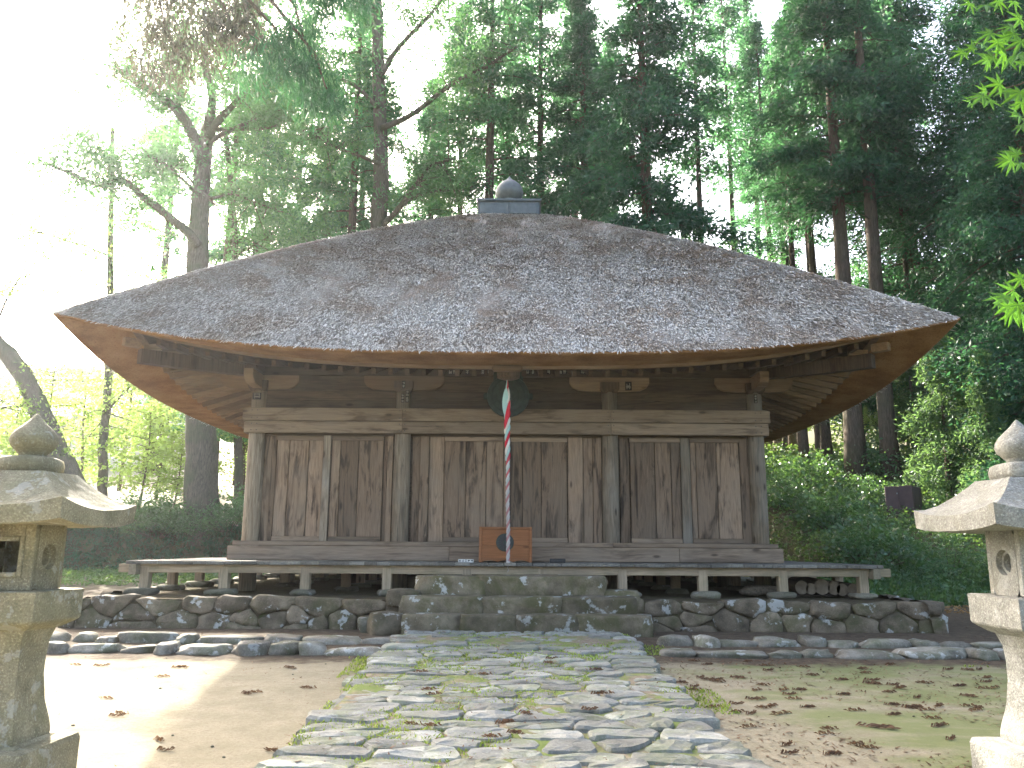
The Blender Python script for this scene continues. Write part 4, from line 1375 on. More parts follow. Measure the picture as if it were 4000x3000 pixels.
# ------------------------------------------------------------------ maple spray in the upper right corner
def mapleleaf(s, seed):
    r_=random.Random(seed); lob=[(-2.35,.45),(-1.55,.72),(-.78,.92),(0,1.0),(.78,.92),(1.55,.72),(2.35,.45)]
    out=[(0,-.02)]
    pts_=[]
    for i,(a,l) in enumerate(lob):
        l*=r_.uniform(.92,1.08); a+=r_.uniform(-.06,.06)
        if i==0: pts_.append((math.sin(a-.5)*.12,math.cos(a-.5)*.12))
        pts_.append((math.sin(a-.17)*l*.55,math.cos(a-.17)*l*.55,-.03))
        pts_.append((math.sin(a)*l,math.cos(a)*l,-.12*l))
        pts_.append((math.sin(a+.17)*l*.55,math.cos(a+.17)*l*.55,-.03))
        if i<6:
            am=(a+lob[i+1][0])/2; pts_.append((math.sin(am)*.27,math.cos(am)*.27,.02))
        else: pts_.append((math.sin(a+.5)*.12,math.cos(a+.5)*.12))
    V=[(0,0,.0)]+[(p_[0]*s,p_[1]*s,(p_[2] if len(p_)>2 else 0)*s) for p_ in pts_]
    n=len(pts_); F=[(0,i+2,i+1) for i in range(n-1)]
    return V,F
MD = 2.35
mb = empty('maple_branch', tuple(W(4080,300,MD)), 'bright green maple leaves hanging into the upper right of the view', 'branch')
ml = [ # px,py,size px, droop direction angle deg (0 = tip pointing up, 180 = down, + right)
 (3790,15,60,-150),(3850,20,75,-165),(3900,5,65,160),(3960,8,60,175),
 (3870,130,75,-100),(3838,175,80,-110),(3762,205,60,-115),(3800,185,50,-95),(3900,165,80,-170),(3920,210,85,-140),(3960,130,75,-90),(3990,160,90,-150),(3975,215,85,180),(3940,235,75,165),(3880,225,90,-100),(3860,240,65,-120),(3990,240,60,150),(3985,75,80,-100),(3950,105,70,-80),(3930,150,60,-60),
 (3905,330,80,-95),(3930,350,85,-165),(3985,360,95,-160),(3960,375,70,-120),(3840,375,80,-125),(3815,385,60,-100),(3865,395,60,175),(3790,400,55,-100),(3990,400,70,170),(3850,360,60,-70),
 (3985,455,75,-110),(3990,490,60,180),(3965,430,50,-140),
 (3960,600,75,-95),(3950,630,80,-115),(3985,640,70,170),(3975,605,60,-60),(3935,625,55,-110),
 (3990,1090,70,-100),(3960,1140,90,-110),(3920,1160,85,-130),(3935,1195,85,-170),(3975,1190,80,175),(3900,1180,55,-115),(3990,1230,70,180),(3955,1225,65,-160)]
r_=random.Random(12)
protos=[]
for i,(px,py,sz,ang) in enumerate(ml):
    d_ = MD+r_.uniform(-.22,.28)
    pos_ = W(px,py,d_)
    s_ = sz*1.05*d_/FPX
    if i < 5:
        V,F = mapleleaf(1.0, 900+i)
        lf = obj('leaf', (V,F), MT['maple'], mb, org=(0,0,0)); protos.append(lf)
        lf.location = pos_-ORG[mb.name]
    else:
        lf = share(protos[i%5], pos_, mb)
    lf.scale=(s_,s_,s_)
    # leaf lies in x-y local with its tip on +y: stand it up facing the camera, turn, tilt
    face = Matrix.Rotation(math.radians(90),4,'X')
    turn = Matrix.Rotation(math.radians(ang),4,'Y')
    tilt = Matrix.Rotation(r_.uniform(-.75,.2),4,'X') @ Matrix.Rotation(r_.uniform(-.6,.6),4,'Z')
    lf.rotation_mode='QUATERNION'; lf.rotation_quaternion=(tilt@turn@face).to_quaternion()
for pl in ([(4120,60),(3990,85),(3900,120),(3800,180)],[(4120,250),(3985,330),(3900,350),(3800,390)],[(4130,560),(3990,605),(3930,622)],[(4130,1060),(3990,1110),(3930,1150)],[(4120,150),(3980,180),(3880,215)]):
    P=[tuple(W(a,b,MD+.02*k)) for k,(a,b) in enumerate(pl)]
    obj('twig', tube(P,[.0035,.0026,.0018,.001][:len(P)],5), MT['bark'], mb, smooth=True)

# ------------------------------------------------------------------ fallen cedar sprigs
def sprig(seed, L=.3, n=26):
    rr=random.Random(seed); V=[];F=[]
    x=0;y=0;a=rr.uniform(-.2,.2); k=0
    for i in range(n):
        t=i/n; bx=L*(t-.5)+rr.uniform(-.02,.02); by=.05*math.sin(t*3+seed)+rr.uniform(-.02,.02)
        al=rr.uniform(-1.1,1.1); l=rr.uniform(.05,.12); w_=rr.uniform(.006,.012); z0_=rr.uniform(.004,.012); z1_=rr.uniform(.004,.05)
        dx,dy=math.cos(al)*l,math.sin(al)*l
        b=len(V); V+=[(bx-dy*w_/l,by+dx*w_/l,z0_),(bx+dy*w_/l,by-dx*w_/l,z0_),(bx+dx,by+dy,z1_),(bx+dx*.5,by+dy*.5+.01,z1_+.008)]
        F+=[(b,b+1,b+2),(b,b+2,b+3)]
    return V,F
SP=[]
spl=[('R',2620,2700,50),('R',3060,2790,95),('R',2930,2790,45),('R',3020,2760,50),('R',3420,2840,140),('R',3350,2780,70),('R',3560,2770,60),('R',3520,2690,70),('R',3740,2680,60),('R',3850,2690,50),('R',3400,2660,60),('R',3180,2640,45),('R',2880,2650,60),('R',3000,2600,50),('R',2790,2660,50),('R',3620,2670,60),('R',3780,2720,60),('R',3230,2870,60),('R',3080,2950,60),('R',3350,2910,30),('R',2760,2600,40),('R',2930,2845,60),('R',3700,2620,50),('R',3480,2600,40),('R',3120,2700,50),('R',3650,2810,40),('R',3580,2730,50),('R',3860,2650,50),
     ('L',700,2610,60),('L',640,2645,40),('L',390,2605,60),('L',1210,2690,60),('L',960,2715,35),('L',1000,2710,30),('L',640,2930,50),('L',480,2790,40),('L',1130,2610,60),('L',300,2600,40),('L',450,2800,30),('L',1090,2940,110),('L',620,2890,60),('L',420,2730,40),
     ('P',2150,2610,40),('P',1900,2680,50),('P',2050,2840,50),('P',1700,2760,40),('P',2330,2760,30),('P',1620,2890,60),('P',2010,2920,70)]
_r=random.Random(44)
spl+=[('R',_r.uniform(2560,3900),_r.triangular(2570,2990,2650),_r.uniform(18,48)) for _ in range(58)]
spl+=[('P',_r.uniform(1500,2500),_r.uniform(2560,2960),_r.uniform(20,40)) for _ in range(10)]
labs={'R':('brown fallen cedar sprig lying on the mossy yard right of the path','fallen sprigs on the mossy yard'),'L':('brown fallen cedar sprig lying on the pale sand left of the path','fallen sprigs on the pale sand'),'P':('brown fallen cedar sprig caught on the paving stones','fallen sprigs on the path')}
def ground_hit(px,py,z=0.0):
    v = fw*FPX+rt*(px-2000)+up*(1500-py); t=(-.034*12.4-EYE.z)/(v.z-.034*v.y); return EYE+v*t
for i,(sd_,px,py,wp) in enumerate(spl):
    g_=ground_hit(px,py)
    gz_ = float(tz(g_.x,g_.y))+(.10 if sd_=='P' else 0)
    if i<4:
        o=obj('fallen_sprig', sprig(700+i), MT['dead'], org=(0,0,0)); SP.append(o); o.location=(g_.x,g_.y,gz_)
    else: o=share(SP[i%4],(g_.x,g_.y,gz_))
    s_=max(.4,wp*1.0*g_.y/FPX/.34); o.scale=(s_,s_*.75,.6); o.rotation_euler=(0,0,random.uniform(-.5,.5)+(3.14 if i%2 else 0))
    tag(o,labs[sd_][0],'sprig',labs[sd_][1])
    if not o.get('label'): pass
# fine litter nobody could count
def litter(n, x0,x1,y0,y1,seed,zadd=.004,size=.02):
    rr=np.random.default_rng(seed); x=rr.uniform(x0,x1,n); y=rr.uniform(y0,y1,n)
    cl=wavy(np.stack([x,y,x*0],1),seed,1.6); k=cl>-.3; x,y=x[k],y[k]; n=len(x)
    z=tz(x,y)+zadd; a=rr.uniform(0,6.28,n); l=size*rr.uniform(.4,1.8,n); w_=l*rr.uniform(.1,.35,n)
    d=np.stack([np.cos(a),np.sin(a)*.8,rr.uniform(0,.35,n)],1)*l[:,None]; s=np.stack([-np.sin(a),np.cos(a),0*a],1)*w_[:,None]
    b=np.stack([x,y,z],1); return np.stack([b-s,b+s,b+d+s*.3,b+d-s*.3],1).reshape(-1,3), np.arange(n*4).reshape(-1,4)
parts_=[litter(9000,1.7,8.5,4.8,10.4,1,.004,.028),litter(900,-8,-1.7,5.2,10.4,2),litter(4500,-8,8.5,10.2,12.5,3),litter(1400,PX-PHW,PX+PHW,5.5,12,5,.1,.025),litter(1500,6.5,10,11,17,6)]
obj('litter', joinnp(parts_), MT['dead'], kind='stuff', label='fine brown cedar litter scattered over the yard and path')
pebs=[]
rr_=random.Random(31)
for k in range(34):
    x=rr_.choice([rr_.uniform(-7,-1.9),rr_.uniform(2,8)]); y=rr_.uniform(5.6,11); s_=rr_.uniform(.008,.02)
    pebs.append(rock((x,y,float(tz(x,y))+s_*.2),(s_*1.4,s_,s_),k,2,.7,.1))
obj('pebbles', merge(*pebs), MT['found'], kind='stuff', label='small pebbles strewn on the sand yard')
# ------------------------------------------------------------------ foliage
def leaves(C, per, R, size, seed, aspect=.5, droop=0.0, outward=None, flat=0.0):
    """kite-shaped leaves around centres C; R radius (scalar or 3)"""
    rr=np.random.default_rng(seed); C=np.asarray(C,float); n=len(C)*per
    P=np.repeat(C,per,0)+rr.normal(size=(n,3))*np.asarray(R)*.5
    d=rr.normal(size=(n,3)); d[:,2]*=(1-flat); d[:,2]-=droop
    if outward is not None: d+=np.repeat(np.asarray(outward,float),per,0)
    d/=np.linalg.norm(d,axis=1)[:,None]+1e-9
    q=rr.normal(size=(n,3)); 
    if flat: q=np.stack([q[:,0],q[:,1],q[:,2]*.3],1)
    s=np.cross(d,q); s/=np.linalg.norm(s,axis=1)[:,None]+1e-9
    L=(size*rr.uniform(.6,1.35,n))[:,None]; w=L*aspect*.5
    V=np.stack([P,P+d*L*.45+s*w,P+d*L,P+d*L*.45-s*w],1).reshape(-1,3)
    return V, np.arange(n*4).reshape(-1,4)

def conifer_parts(seed, H, cb, R, per=34, dens=1.0, trunk=.3, dead=True, lean=0.0, leaf=.21, top=True):
    rr=random.Random(seed)
    tr=[(lean*t*t*H*.1+.06*math.sin(t*5+seed),.05*math.cos(t*4+seed),H*t) for t in np.linspace(0,1,14)]
    rads=[trunk*(1.25 if i==0 else 1)*(1-.9*(i/13))+.015 for i in range(14)]
    trunkVF=tube(tr,rads,12,wob=.05,seed=seed)
    def tp(z):
        t=z/H; return lean*t*t*H*.1+.06*math.sin(t*5+seed), .05*math.cos(t*4+seed)
    C=[];O=[];lim=[]
    z=cb
    while z < H-.4:
        t=(z-cb)/(H-cb)
        rad=R*(1-t)**.75*(.75+.5*rr.random())*(1.0 if t>.12 else .55+t*4)
        nb=rr.choice((2,3,3,4)) if dens>=1 else rr.choice((1,2,2,3))
        for b in range(nb):
            a=rr.uniform(0,6.283); L=rad*rr.uniform(.6,1.15); x0,y0=tp(z)
            rise=rr.uniform(-.05,.35); pp=[]
            for k in range(5):
                s=k/4; pp.append((x0+math.cos(a)*L*s, y0+math.sin(a)*L*s, z+L*(rise*s-.42*s*s)))
            lim.append(tube(pp,[.045*(1-s*.8)*trunk/.3 for s in (0,.25,.5,.75,1)],4,cap=False))
            m=max(3,int(L*3.6*dens))
            for k in range(m):
                s=.22+.8*(k+rr.random())/m; jx=rr.uniform(-.3,.3)*(.4+s)
                C.append((x0+math.cos(a)*L*s-math.sin(a)*jx, y0+math.sin(a)*L*s+math.cos(a)*jx, z+L*(rise*s-.42*s*s)+rr.uniform(-.2,.12)))
                O.append((math.cos(a)*.9,math.sin(a)*.9,-.35))
        z+=rr.uniform(.22,.42)/dens**.3
    if top:
        for k in range(10): C.append((tp(H)[0],tp(H)[1],H-.5+k*.08)); O.append((0,0,.5))
    if dead:
        z=cb*.35
        while z<cb+1:
            a=rr.uniform(0,6.283); L=rr.uniform(.5,2.2); x0,y0=tp(z)
            pp=[(x0+math.cos(a)*L*s,y0+math.sin(a)*L*s,z+.1*L*s-.3*L*s*s+rr.uniform(-.04,.04)) for s in (0,.4,.7,1)]
            lim.append(tube(pp,[.025,.018,.012,.006],3,cap=False)); z+=rr.uniform(.25,.8)
    crown=leaves(C,per,(.46,.46,.36),leaf,seed,.34,.15,O)
    return trunkVF, merge(*lim), crown

def tree_thing(name, parts, x, y, label, cat='tree', group=None, mats=('bark','bark','cedar'), rot=0, s=1.0, z=None):
    z = float(tz(x,y))-.15 if z is None else z
    o=empty(name,(x,y,z),label,cat,group)
    o.rotation_euler=(0,0,rot); o.scale=(s,s,s)
    kids=[]
    for nm,VF,mt in zip(('trunk','limbs','crown'),parts,mats):
        if VF is None: continue
        me=mkmesh(nm,VF[0],VF[1],MT[mt],smooth=(nm!='crown'))
        c=bpy.data.objects.new(nm,me); COL.objects.link(c); c.parent=o; kids.append(c)
        if nm=='limbs': c['kind']='stuff'
    return o
def tree_copy(src, x, y, label, rot=0, s=1.0, z=None, group=None, sz=None):
    o=src.copy(); COL.objects.link(o)
    o.location=(x,y,float(tz(x,y))-.15 if z is None else z); o.rotation_euler=(0,0,rot); o.scale=(s,s,sz or s)
    o['label']=label
    if group: o['group']=group
    for ch in src.children:
        c=ch.copy(); COL.objects.link(c); c.parent=o
    return o
def tx(px, d, py=900):
    return W(px,py,d).x
GC='tall cedars rising behind the hall'
A=conifer_parts(1,27,13.2,3.3,54,.66,.30,leaf=.26)
B=conifer_parts(2,29,15.5,3.0,54,.55,.27,leaf=.26)
Cc=conifer_parts(3,26,11.0,3.6,60,.85,.36,leaf=.25)
D=conifer_parts(4,25,13.5,2.4,46,.42,.18,leaf=.25)
tA=tree_thing('cedar_tree',A,tx(1412,41),41,'slim cedar just left of the roof cap, behind the big forked tree','tree',GC,rot=.3)
tB=tree_thing('cedar_tree',B,tx(1985,42),42,'cedar whose trunk rises right behind the roof jewel','tree',GC,rot=1.2)
tC=tree_thing('cedar_tree',Cc,tx(2530,29),29,'thickest cedar standing over the right half of the thatch, full dark crown','tree',GC,('bark','bark','cedarD'),rot=2.0)
tD=tree_thing('cedar_tree',D,tx(2740,33),33,'very slender cedar with open crown, right of the thickest one','tree',GC,rot=.7)
cop=[(tB,900,36,.9,'cedar with straight bare trunk between the two big forked trees'),
 (tA,1372,34,.95,'pale straight cedar trunk left of the big forked tree above the thatch'),
 (tB,1790,37,.85,'thin cedar trunk meeting the thatch left of the roof cap'),
 (tA,1912,33,1.05,'cedar trunk standing close to the left side of the roof jewel'),
 (tA,2117,35,1.0,'cedar whose trunk meets the thatch at the right end of the roof cap'),
 (tD,2252,41,1.2,'thinner left one of the twin cedar trunks right of the roof cap'),
 (tC,2288,33.5,.92,'thicker right one of the twin cedar trunks right of the roof cap'),
 (tB,2400,44,.9,'distant cedar between the twin trunks and the thickest cedar'),
 (tD,2860,42,1.1,'far slender cedar over the right hip of the thatch'),
 (tD,2960,46,1.15,'farthest thin cedar above the right hip, sky behind it'),
 (tA,3052,43,.85,'distant cedar over the lower part of the right hip'),
 (tB,3150,36,.75,'thin cedar left of the leaning-looking trunk near the right eave tip'),
 (tA,3395,36,.8,'thin cedar trunk between the two stout trunks right of the eave'),
 (tA,660,45,1.0,'hazy cedar in the glare left of the huge old tree'),
 (tC,1010,42,.95,'hazy cedar between the huge old tree and the first bare cedar trunk'),
 (tB,1160,47,1.0,'far cedar dissolving in light above the left hip'),
 (tC,1270,40,.85,'cedar behind the first bare trunk, full crown'),
 (tC,1680,43,.9,'cedar filling the gap right of the pale-barked tree'),
 (tB,3510,40,.9,'far cedar seen right of the stout trunks, above the cabinet')]
for i,(src,px,d,s,lab) in enumerate(cop):
    tree_copy(src,tx(px,d),d,lab,rot=i*1.37,s=s)
# two stout cedars on the right whose trunks show above and below the eave
def txl(px,py,d): return W(px,py,d).x
tree_copy(tC,txl(3345,1750,30),30,'stout cedar with a mossy trunk seen above and below the right eave',rot=4.1,s=.98)
tree_copy(tA,txl(3480,1750,29.5),29.5,'stout dark cedar trunk directly behind the brown metal box',rot=2.6,s=1.02)
for i,(px,py,d,s,lab) in enumerate([(3225,1760,35,.8,'short visible cedar trunk nearest the right wall corner, under the eave'),(3125,1780,37,.7,'thin far trunk under the right eave beside the corner column'),(3145,1780,34,.7,'sunlit thin trunk under the right eave, second from the wall'),(3600,1700,33,.8,'thin trunk half hidden in the dark foliage above the cabinet'),(3050,1800,40,.8,'dim far trunk glimpsed between eave and shrubs by the wall')]):
    tree_copy((tB,tD)[i%2],txl(px,py,d),d,lab,rot=i*2.2,s=s)
# dark cedars on the right edge with foliage down to the ground
Dn=conifer_parts(5,21,1.6,3.6,44,1.35,.3,dead=False,leaf=.17)
tE=tree_thing('cedar_tree',Dn,16.2,24.5,'dense dark cedar filling the right edge, branches down to the shrubs','tree','dense cedars on the right edge',('bark','bark','cedarD'),rot=.5)
for i,(x,y,s,lab) in enumerate([(18.2,29.0,1.2,'dense dark cedar behind the first one at the right edge'),(20.5,23.0,1.0,'dense cedar standing right of the stone lantern, mostly outside the view'),(21,31,1.3,'tall dense cedar far back at the right edge'),(17.5,34.5,1.3,'dense cedar behind the brown metal box and stout trunks')]):
    tree_copy(tE,x,y,lab,rot=i*1.9+1,s=s)

Lc=conifer_parts(6,8.5,1.2,2.0,46,1.2,.12,dead=False,leaf=.2)
tL=tree_thing('cedar_tree',Lc,txl(3690,1700,26.5),26.5,'young cedar with pale sunlit drooping sprays above the brown metal box','tree','young cedars on the right slope',('bark','bark','cedarL'),rot=.5,s=.72)
tree_copy(tL,txl(3860,1700,24.5),24.5,'young pale cedar behind the finial of the pale lantern',rot=2.2,s=.62)
tree_copy(tL,txl(3560,1500,31.5),31.5,'young cedar half hidden between the stout trunks and the dense right cedars',rot=4,s=.75)

# ---- old forked tree on the left, limbs follow the photograph
def limbs_from(paths, d0, seed, dz=0.0):
    rr=random.Random(seed); out=[]; tips=[]
    for (pts_,r0,r1,dd) in paths:
        P=[];R=[]
        n=len(pts_)
        for k,(px,py) in enumerate(pts_):
            t=k/max(1,n-1); P.append(W(px,py,d0+dd*t)); R.append((r0+(r1-r0)*t))
        # smooth
        Q=[];S=[]
        for k in range(n-1):
            for s in (0,.33,.66):
                a=P[max(k-1,0)];b=P[k];c=P[k+1];e=P[min(k+2,n-1)]
                v=.5*((2*b)+(c-a)*s+(2*a-5*b+4*c-e)*s*s+(-a+3*b-3*c+e)*s**3)
                Q.append(v+Vector((rr.uniform(-1,1),rr.uniform(-1,1),rr.uniform(-1,1)))*.03); S.append(R[k]+(R[k+1]-R[k])*s)
        Q.append(P[-1]); S.append(R[-1])
        out.append((Q,S)); tips.append(Q)
    return out
def twigs_on(paths, seed, dens, Lr=(.5,1.6), skip=.35):
    rr=random.Random(seed); tw=[]; C=[]
    for Q,S in paths:
        for k in range(len(Q)-1):
            t=k/len(Q)
            if t<skip: continue
            for _ in range(dens):
                if S[k] > .25: continue
                p=Q[k].lerp(Q[k+1],rr.random()); d=Vector((rr.gauss(0,1),rr.gauss(0,1),rr.gauss(.15,.6))).normalized(); L=rr.uniform(*Lr)
                q1=p+d*L*.5+Vector((0,0,rr.uniform(-.1,.1))); q2=p+d*L+Vector((0,0,-.12*L))
                tw.append(tube([p,q1,q2],[.03,.018,.006],4,cap=False))
                for s in (.45,.65,.85,1.0,1.1): C.append(p+d*L*s+Vector((rr.gauss(0,.16),rr.gauss(0,.16),rr.gauss(0,.12))))
    return tw, C
def skeleton_tree(name,label,base,paths,d0,seed,dens,leafmat_,per,size,R,extra=None,bark='barkg',Lr=(.5,1.6)):
    L=limbs_from(paths,d0,seed)
    tw,C=twigs_on(L,seed+1,dens,Lr)
    if extra:
        rr=random.Random(seed+5)
        for (x0,x1,y0,y1,n,dd0,dd1) in extra:
            for _ in range(n): C.append(W(rr.uniform(x0,x1),rr.uniform(y0,y1),d0+rr.uniform(dd0,dd1)))
    o=empty(name,base,label,'tree')
    org=Vector(base)
    def add(nm,VF,mt,sm):
        V,F=VF; me=mkmesh(nm,np.asarray([tuple(v) for v in V]) - np.array(org) if not isinstance(V,np.ndarray) else V-np.array(org),F,MT[mt],sm)
        c=bpy.data.objects.new(nm,me); COL.objects.link(c); c.parent=o
    Q,S=L[0]; add('trunk',tube(Q,S,20,wob=.05,seed=seed),bark,True)
    for Q,S in L[1:]: add('limb',tube(Q,S,10,wob=.04,seed=seed),bark,True)
    add('twigs',merge(*tw),bark,False); o.children[-1]['kind']='stuff'
    add('crown',leaves([tuple(c) for c in C],per,R,size,seed,.42,.2),leafmat_,False)
    return o
big=[([(797,2110),(792,2040),(788,1900),(786,1700),(778,1350),(772,1040),(780,800),(798,600),(812,500)],.72,.24,.6),
 ([(775,960),(735,910),(640,830),(560,770),(475,705),(400,725),(300,690),(180,640)],.2,.05,-2.5),
 ([(475,708),(455,640),(400,605),(320,580)],.09,.03,-1.2),
 ([(786,640),(760,540),(700,440),(620,375),(540,330),(450,260)],.26,.08,-2.0),
 ([(812,540),(870,450),(960,370),(1060,320),(1130,260)],.17,.05,-1.5),
 ([(806,560),(900,510),(1030,450),(1120,400)],.12,.04,1.5),
 ([(815,510),(930,505),(1050,500),(1150,460)],.1,.04,2.5),
 ([(775,760),(700,690),(640,640),(580,610)],.08,.03,-2),
 ([(812,500),(830,380),(800,240),(830,100),(850,-40)],.2,.08,.5),
 ([(700,440),(690,330),(640,200),(660,60)],.13,.05,-1),
 ([(838,800),(740,700),(690,640),(620,560)],.06,.02,1),
 ([(820,780),(900,760),(1000,790),(1090,830)],.07,.02,1.5)]
q=W(797,2110,30.6)
for i,(pts_,r0,r1,dd) in enumerate(big):
    pass
zb_=float(tz(q.x,30.6))
# the trunk must reach the bank top
big[0][0][0]=(800,2140)
skeleton_tree('forked_tree','huge old tree with a forked crooked crown, left of the hall, bare limb reaching left',(q.x,30.6,zb_-.3),big,30.6,71,4,'leafy',16,.17,(.5,.5,.36),
   extra=[(430,1280,-80,380,800,-4,5),(880,1300,350,700,200,-2,5),(850,1280,680,1010,150,0,6),(80,700,480,1080,190,-3,3),(250,560,120,460,60,-3,2)])
mid_=[([(1440,1500),(1455,1200),(1475,1000),(1485,800),(1488,560),(1480,300),(1470,0),(1460,-200)],.42,.2,.5),
 ([(1500,880),(1545,830),(1610,740),(1680,650),(1760,620)],.13,.04,-1.5),
 ([(1560,815),(1640,760),(1760,740),(1850,745)],.08,.03,1),
 ([(1488,500),(1620,440),(1760,330),(1900,260),(2020,180)],.13,.04,-2),
 ([(1485,300),(1560,180),(1680,60),(1750,-40)],.12,.05,-1),
 ([(1480,640),(1380,600),(1280,560),(1200,500)],.08,.03,-2),
 ([(1478,420),(1380,330),(1260,280),(1180,200)],.1,.03,1),
 ([(1490,960),(1400,930),(1300,960),(1230,1010)],.05,.02,-1)]
q=W(1440,1500,32); zz=float(tz(q.x,32))
skeleton_tree('forked_tree','tall pale-barked tree with a low arching limb, left of the roof jewel',(q.x,32,zz-.2),
   [([(1430,1800)]+mid_[0][0],.46,.2,.5)]+mid_[1:],32,73,4,'leafy',16,.17,(.5,.5,.36),extra=[(1100,1950,0,420,330,-3,4),(1250,1850,350,800,180,-2,5)])
lean=[([(330,2010),(270,1860),(215,1740),(140,1560),(60,1420),(-40,1310),(-170,1130),(-280,850),(-350,500),(-380,150),(-380,-150)],.42,.1,-1.0),
 ([(140,1560),(60,1590),(-60,1600)],.08,.04,-.8),([(-40,1330),(20,1180),(100,1050)],.07,.02,.8)]
q=W(330,2010,30.8)
skeleton_tree('leaning_tree','trunk leaning steeply to the left behind the mossy lantern',(q.x,30.8,float(tz(q.x,30.8))-.3),
   [([(440,2250)]+lean[0][0],.5,.1,-1.0)]+lean[1:],30.8,75,4,'young',12,.16,(.5,.5,.4),extra=[(-300,60,900,1350,25,-2,2),(-1000,-150,-350,500,110,-3,3)])
st=[([(398,2080),(402,1900),(405,1700),(420,1560),(425,1300),(430,1000),(435,760),(440,500)],.2,.09,.5),([(405,1620),(480,1540),(560,1480)],.05,.02,-1),([(430,1000),(330,960),(230,930),(120,900)],.05,.02,-1),([(428,1150),(560,1120),(700,1090)],.05,.02,1)]
q=W(398,2080,33)
skeleton_tree('slender_tree','slender grey trunk standing in the white glare left of the big forked tree',(q.x,33,float(tz(q.x,33))-.3),
   [([(396,2150)]+st[0][0],.22,.09,.5)]+st[1:],33,77,3,'young',12,.14,(.5,.5,.3),extra=[(80,640,820,1300,150,-3,3)])
q=W(935,2000,34)
skeleton_tree('slender_tree','narrow trunk squeezed between the huge old tree and the hall corner',(q.x,34,float(tz(q.x,34))-.3),
   [([(932,2090),(932,1900),(930,1650),(925,1300),(918,1000),(905,760),(880,500)],.2,.1,.3),([(918,1000),(990,960),(1080,900)],.05,.02,0),([(925,1200),(1000,1100),(1040,1020)],.05,.02,0)],34,79,4,'leafy',14,.15,(.5,.5,.35),extra=[(860,1250,800,1080,60,-1,3)])

# ---- young trees with translucent leaves in the light
def sapling_parts(seed,H,R,per=14,leaf=.13,n=46,flat=.5):
    rr=random.Random(seed); tr=[(.15*math.sin(t*3+seed),.12*math.cos(t*2.5+seed),H*t) for t in np.linspace(0,1,9)]
    T=tube(tr,[.07*(1-.85*t)*H/5 for t in np.linspace(0,1,9)],8)
    lim=[];C=[]
    for k in range(n):
        z=H*(.22+.78*(k+rr.random())/n); t=z/H; L=R*(1.15-t*.75)*rr.uniform(.4,1.1); a=rr.uniform(0,6.28)
        x0,y0=.15*math.sin(t*3+seed),.12*math.cos(t*2.5+seed)
        pp=[(x0+math.cos(a)*L*s,y0+math.sin(a)*L*s,z+.25*L*s-.1*L*s*s) for s in (0,.35,.7,1)]
        lim.append(tube(pp,[.022,.015,.01,.004],3,cap=False))
        for s in np.linspace(.3,1.1,max(3,int(L*4))): C.append((x0+math.cos(a)*L*s+rr.gauss(0,.14),y0+math.sin(a)*L*s+rr.gauss(0,.14),z+.25*L*s-.1*L*s*s+rr.gauss(0,.07)))
    return T,merge(*lim),leaves(C,per,(.38,.38,.16),leaf,seed,.62,.1,None,flat)
S1=sapling_parts(11,6.0,2.4); S2=sapling_parts(12,4.6,2.1,16,.15,40); S3=sapling_parts(13,11.0,3.2,16,.17,90,.3)
GS='young leafy trees beyond the left bank'
sA=tree_thing('young_tree',S1,W(165,1700,31).x,31,'sunlit sapling with a thin dark stem between the leaning trunk and the glare','tree',GS,('bark','bark','young'))
sB=tree_thing('young_tree',S2,W(560,1800,34).x,34,'low bright-leaved sapling under the left eave, beside the slender trunk','tree',GS,('bark','bark','young'))
for i,(src,px,d,s,lab) in enumerate([(sA,640,37,1.0,'bright-leaved young tree behind the left eave, above the bank'),(sB,40,31.5,1.1,'sunlit young tree at the far left edge of the view'),(sA,960,35,.9,'bright young tree showing between the huge trunk and the hall corner'),(sB,330,36,1.3,'washed-out young tree before the far white house'),(sA,480,39,1.2,'pale young tree farthest back in the glare'),(sB,700,34,.75,'small bright sapling at the foot of the huge old tree')]):
    tree_copy(src,W(px,1750,d).x,d,lab,rot=i*1.3,s=s)
for i,(px,d,s,lab) in enumerate([(3080,39,1.1,'sunlit young tree glimpsed under the right eave beside the corner column'),(3200,42,1.2,'sunlit young tree behind the short thin trunks under the right eave'),(3290,38,1.0,'bright young tree just left of the mossy stout trunk'),(3420,37,1.0,'glowing young tree between the two stout trunks'),(3560,41,1.2,'bright young tree behind the brown metal box'),(3660,38,1.0,'young tree in the gap right of the brown metal box')]):
    tree_copy((sA,sB)[i%2],W(px,1750,d).x,d,lab,rot=i*1.7,s=s,group='sunlit young trees behind the right trunks')
GU='light green trees filling in behind the cedars'
uA=tree_thing('understory_tree',S3,tx(1250,38,1000),38,'light green tree above the left hip of the thatch','tree',GU,('bark','bark','leafy'))
for i,(px,d,s,lab) in enumerate([(1080,36,1.0,'light green tree low over the left hip near the huge tree'),(1650,40,1.05,'light green tree right of the low arching limb'),(1840,44,1.1,'light green tree just left of the roof cap'),(2180,46,1.05,'light green tree just right of the roof cap'),(2420,42,.95,'light green tree left of the thickest cedar'),(2680,40,1.0,'light green tree right of the thickest cedar'),(2860,37,.95,'light green tree over the middle of the right hip'),(3020,38,.9,'light green tree above the lower right hip'),(3180,36,.8,'light green tree near the right eave tip'),(3340,42,.95,'light green tree behind the stout right trunks'),(3560,38,.9,'light green tree behind the brown box'),(700,44,1.0,'hazy light green tree far left of the huge tree'),(3750,44,1.1,'light green tree lost behind the dense right cedars'),(1450,48,1.1,'light green tree far behind the pale-barked tree')]):
    tree_copy(uA,tx(px,d,1000),d,lab,rot=i*.9,s=s)

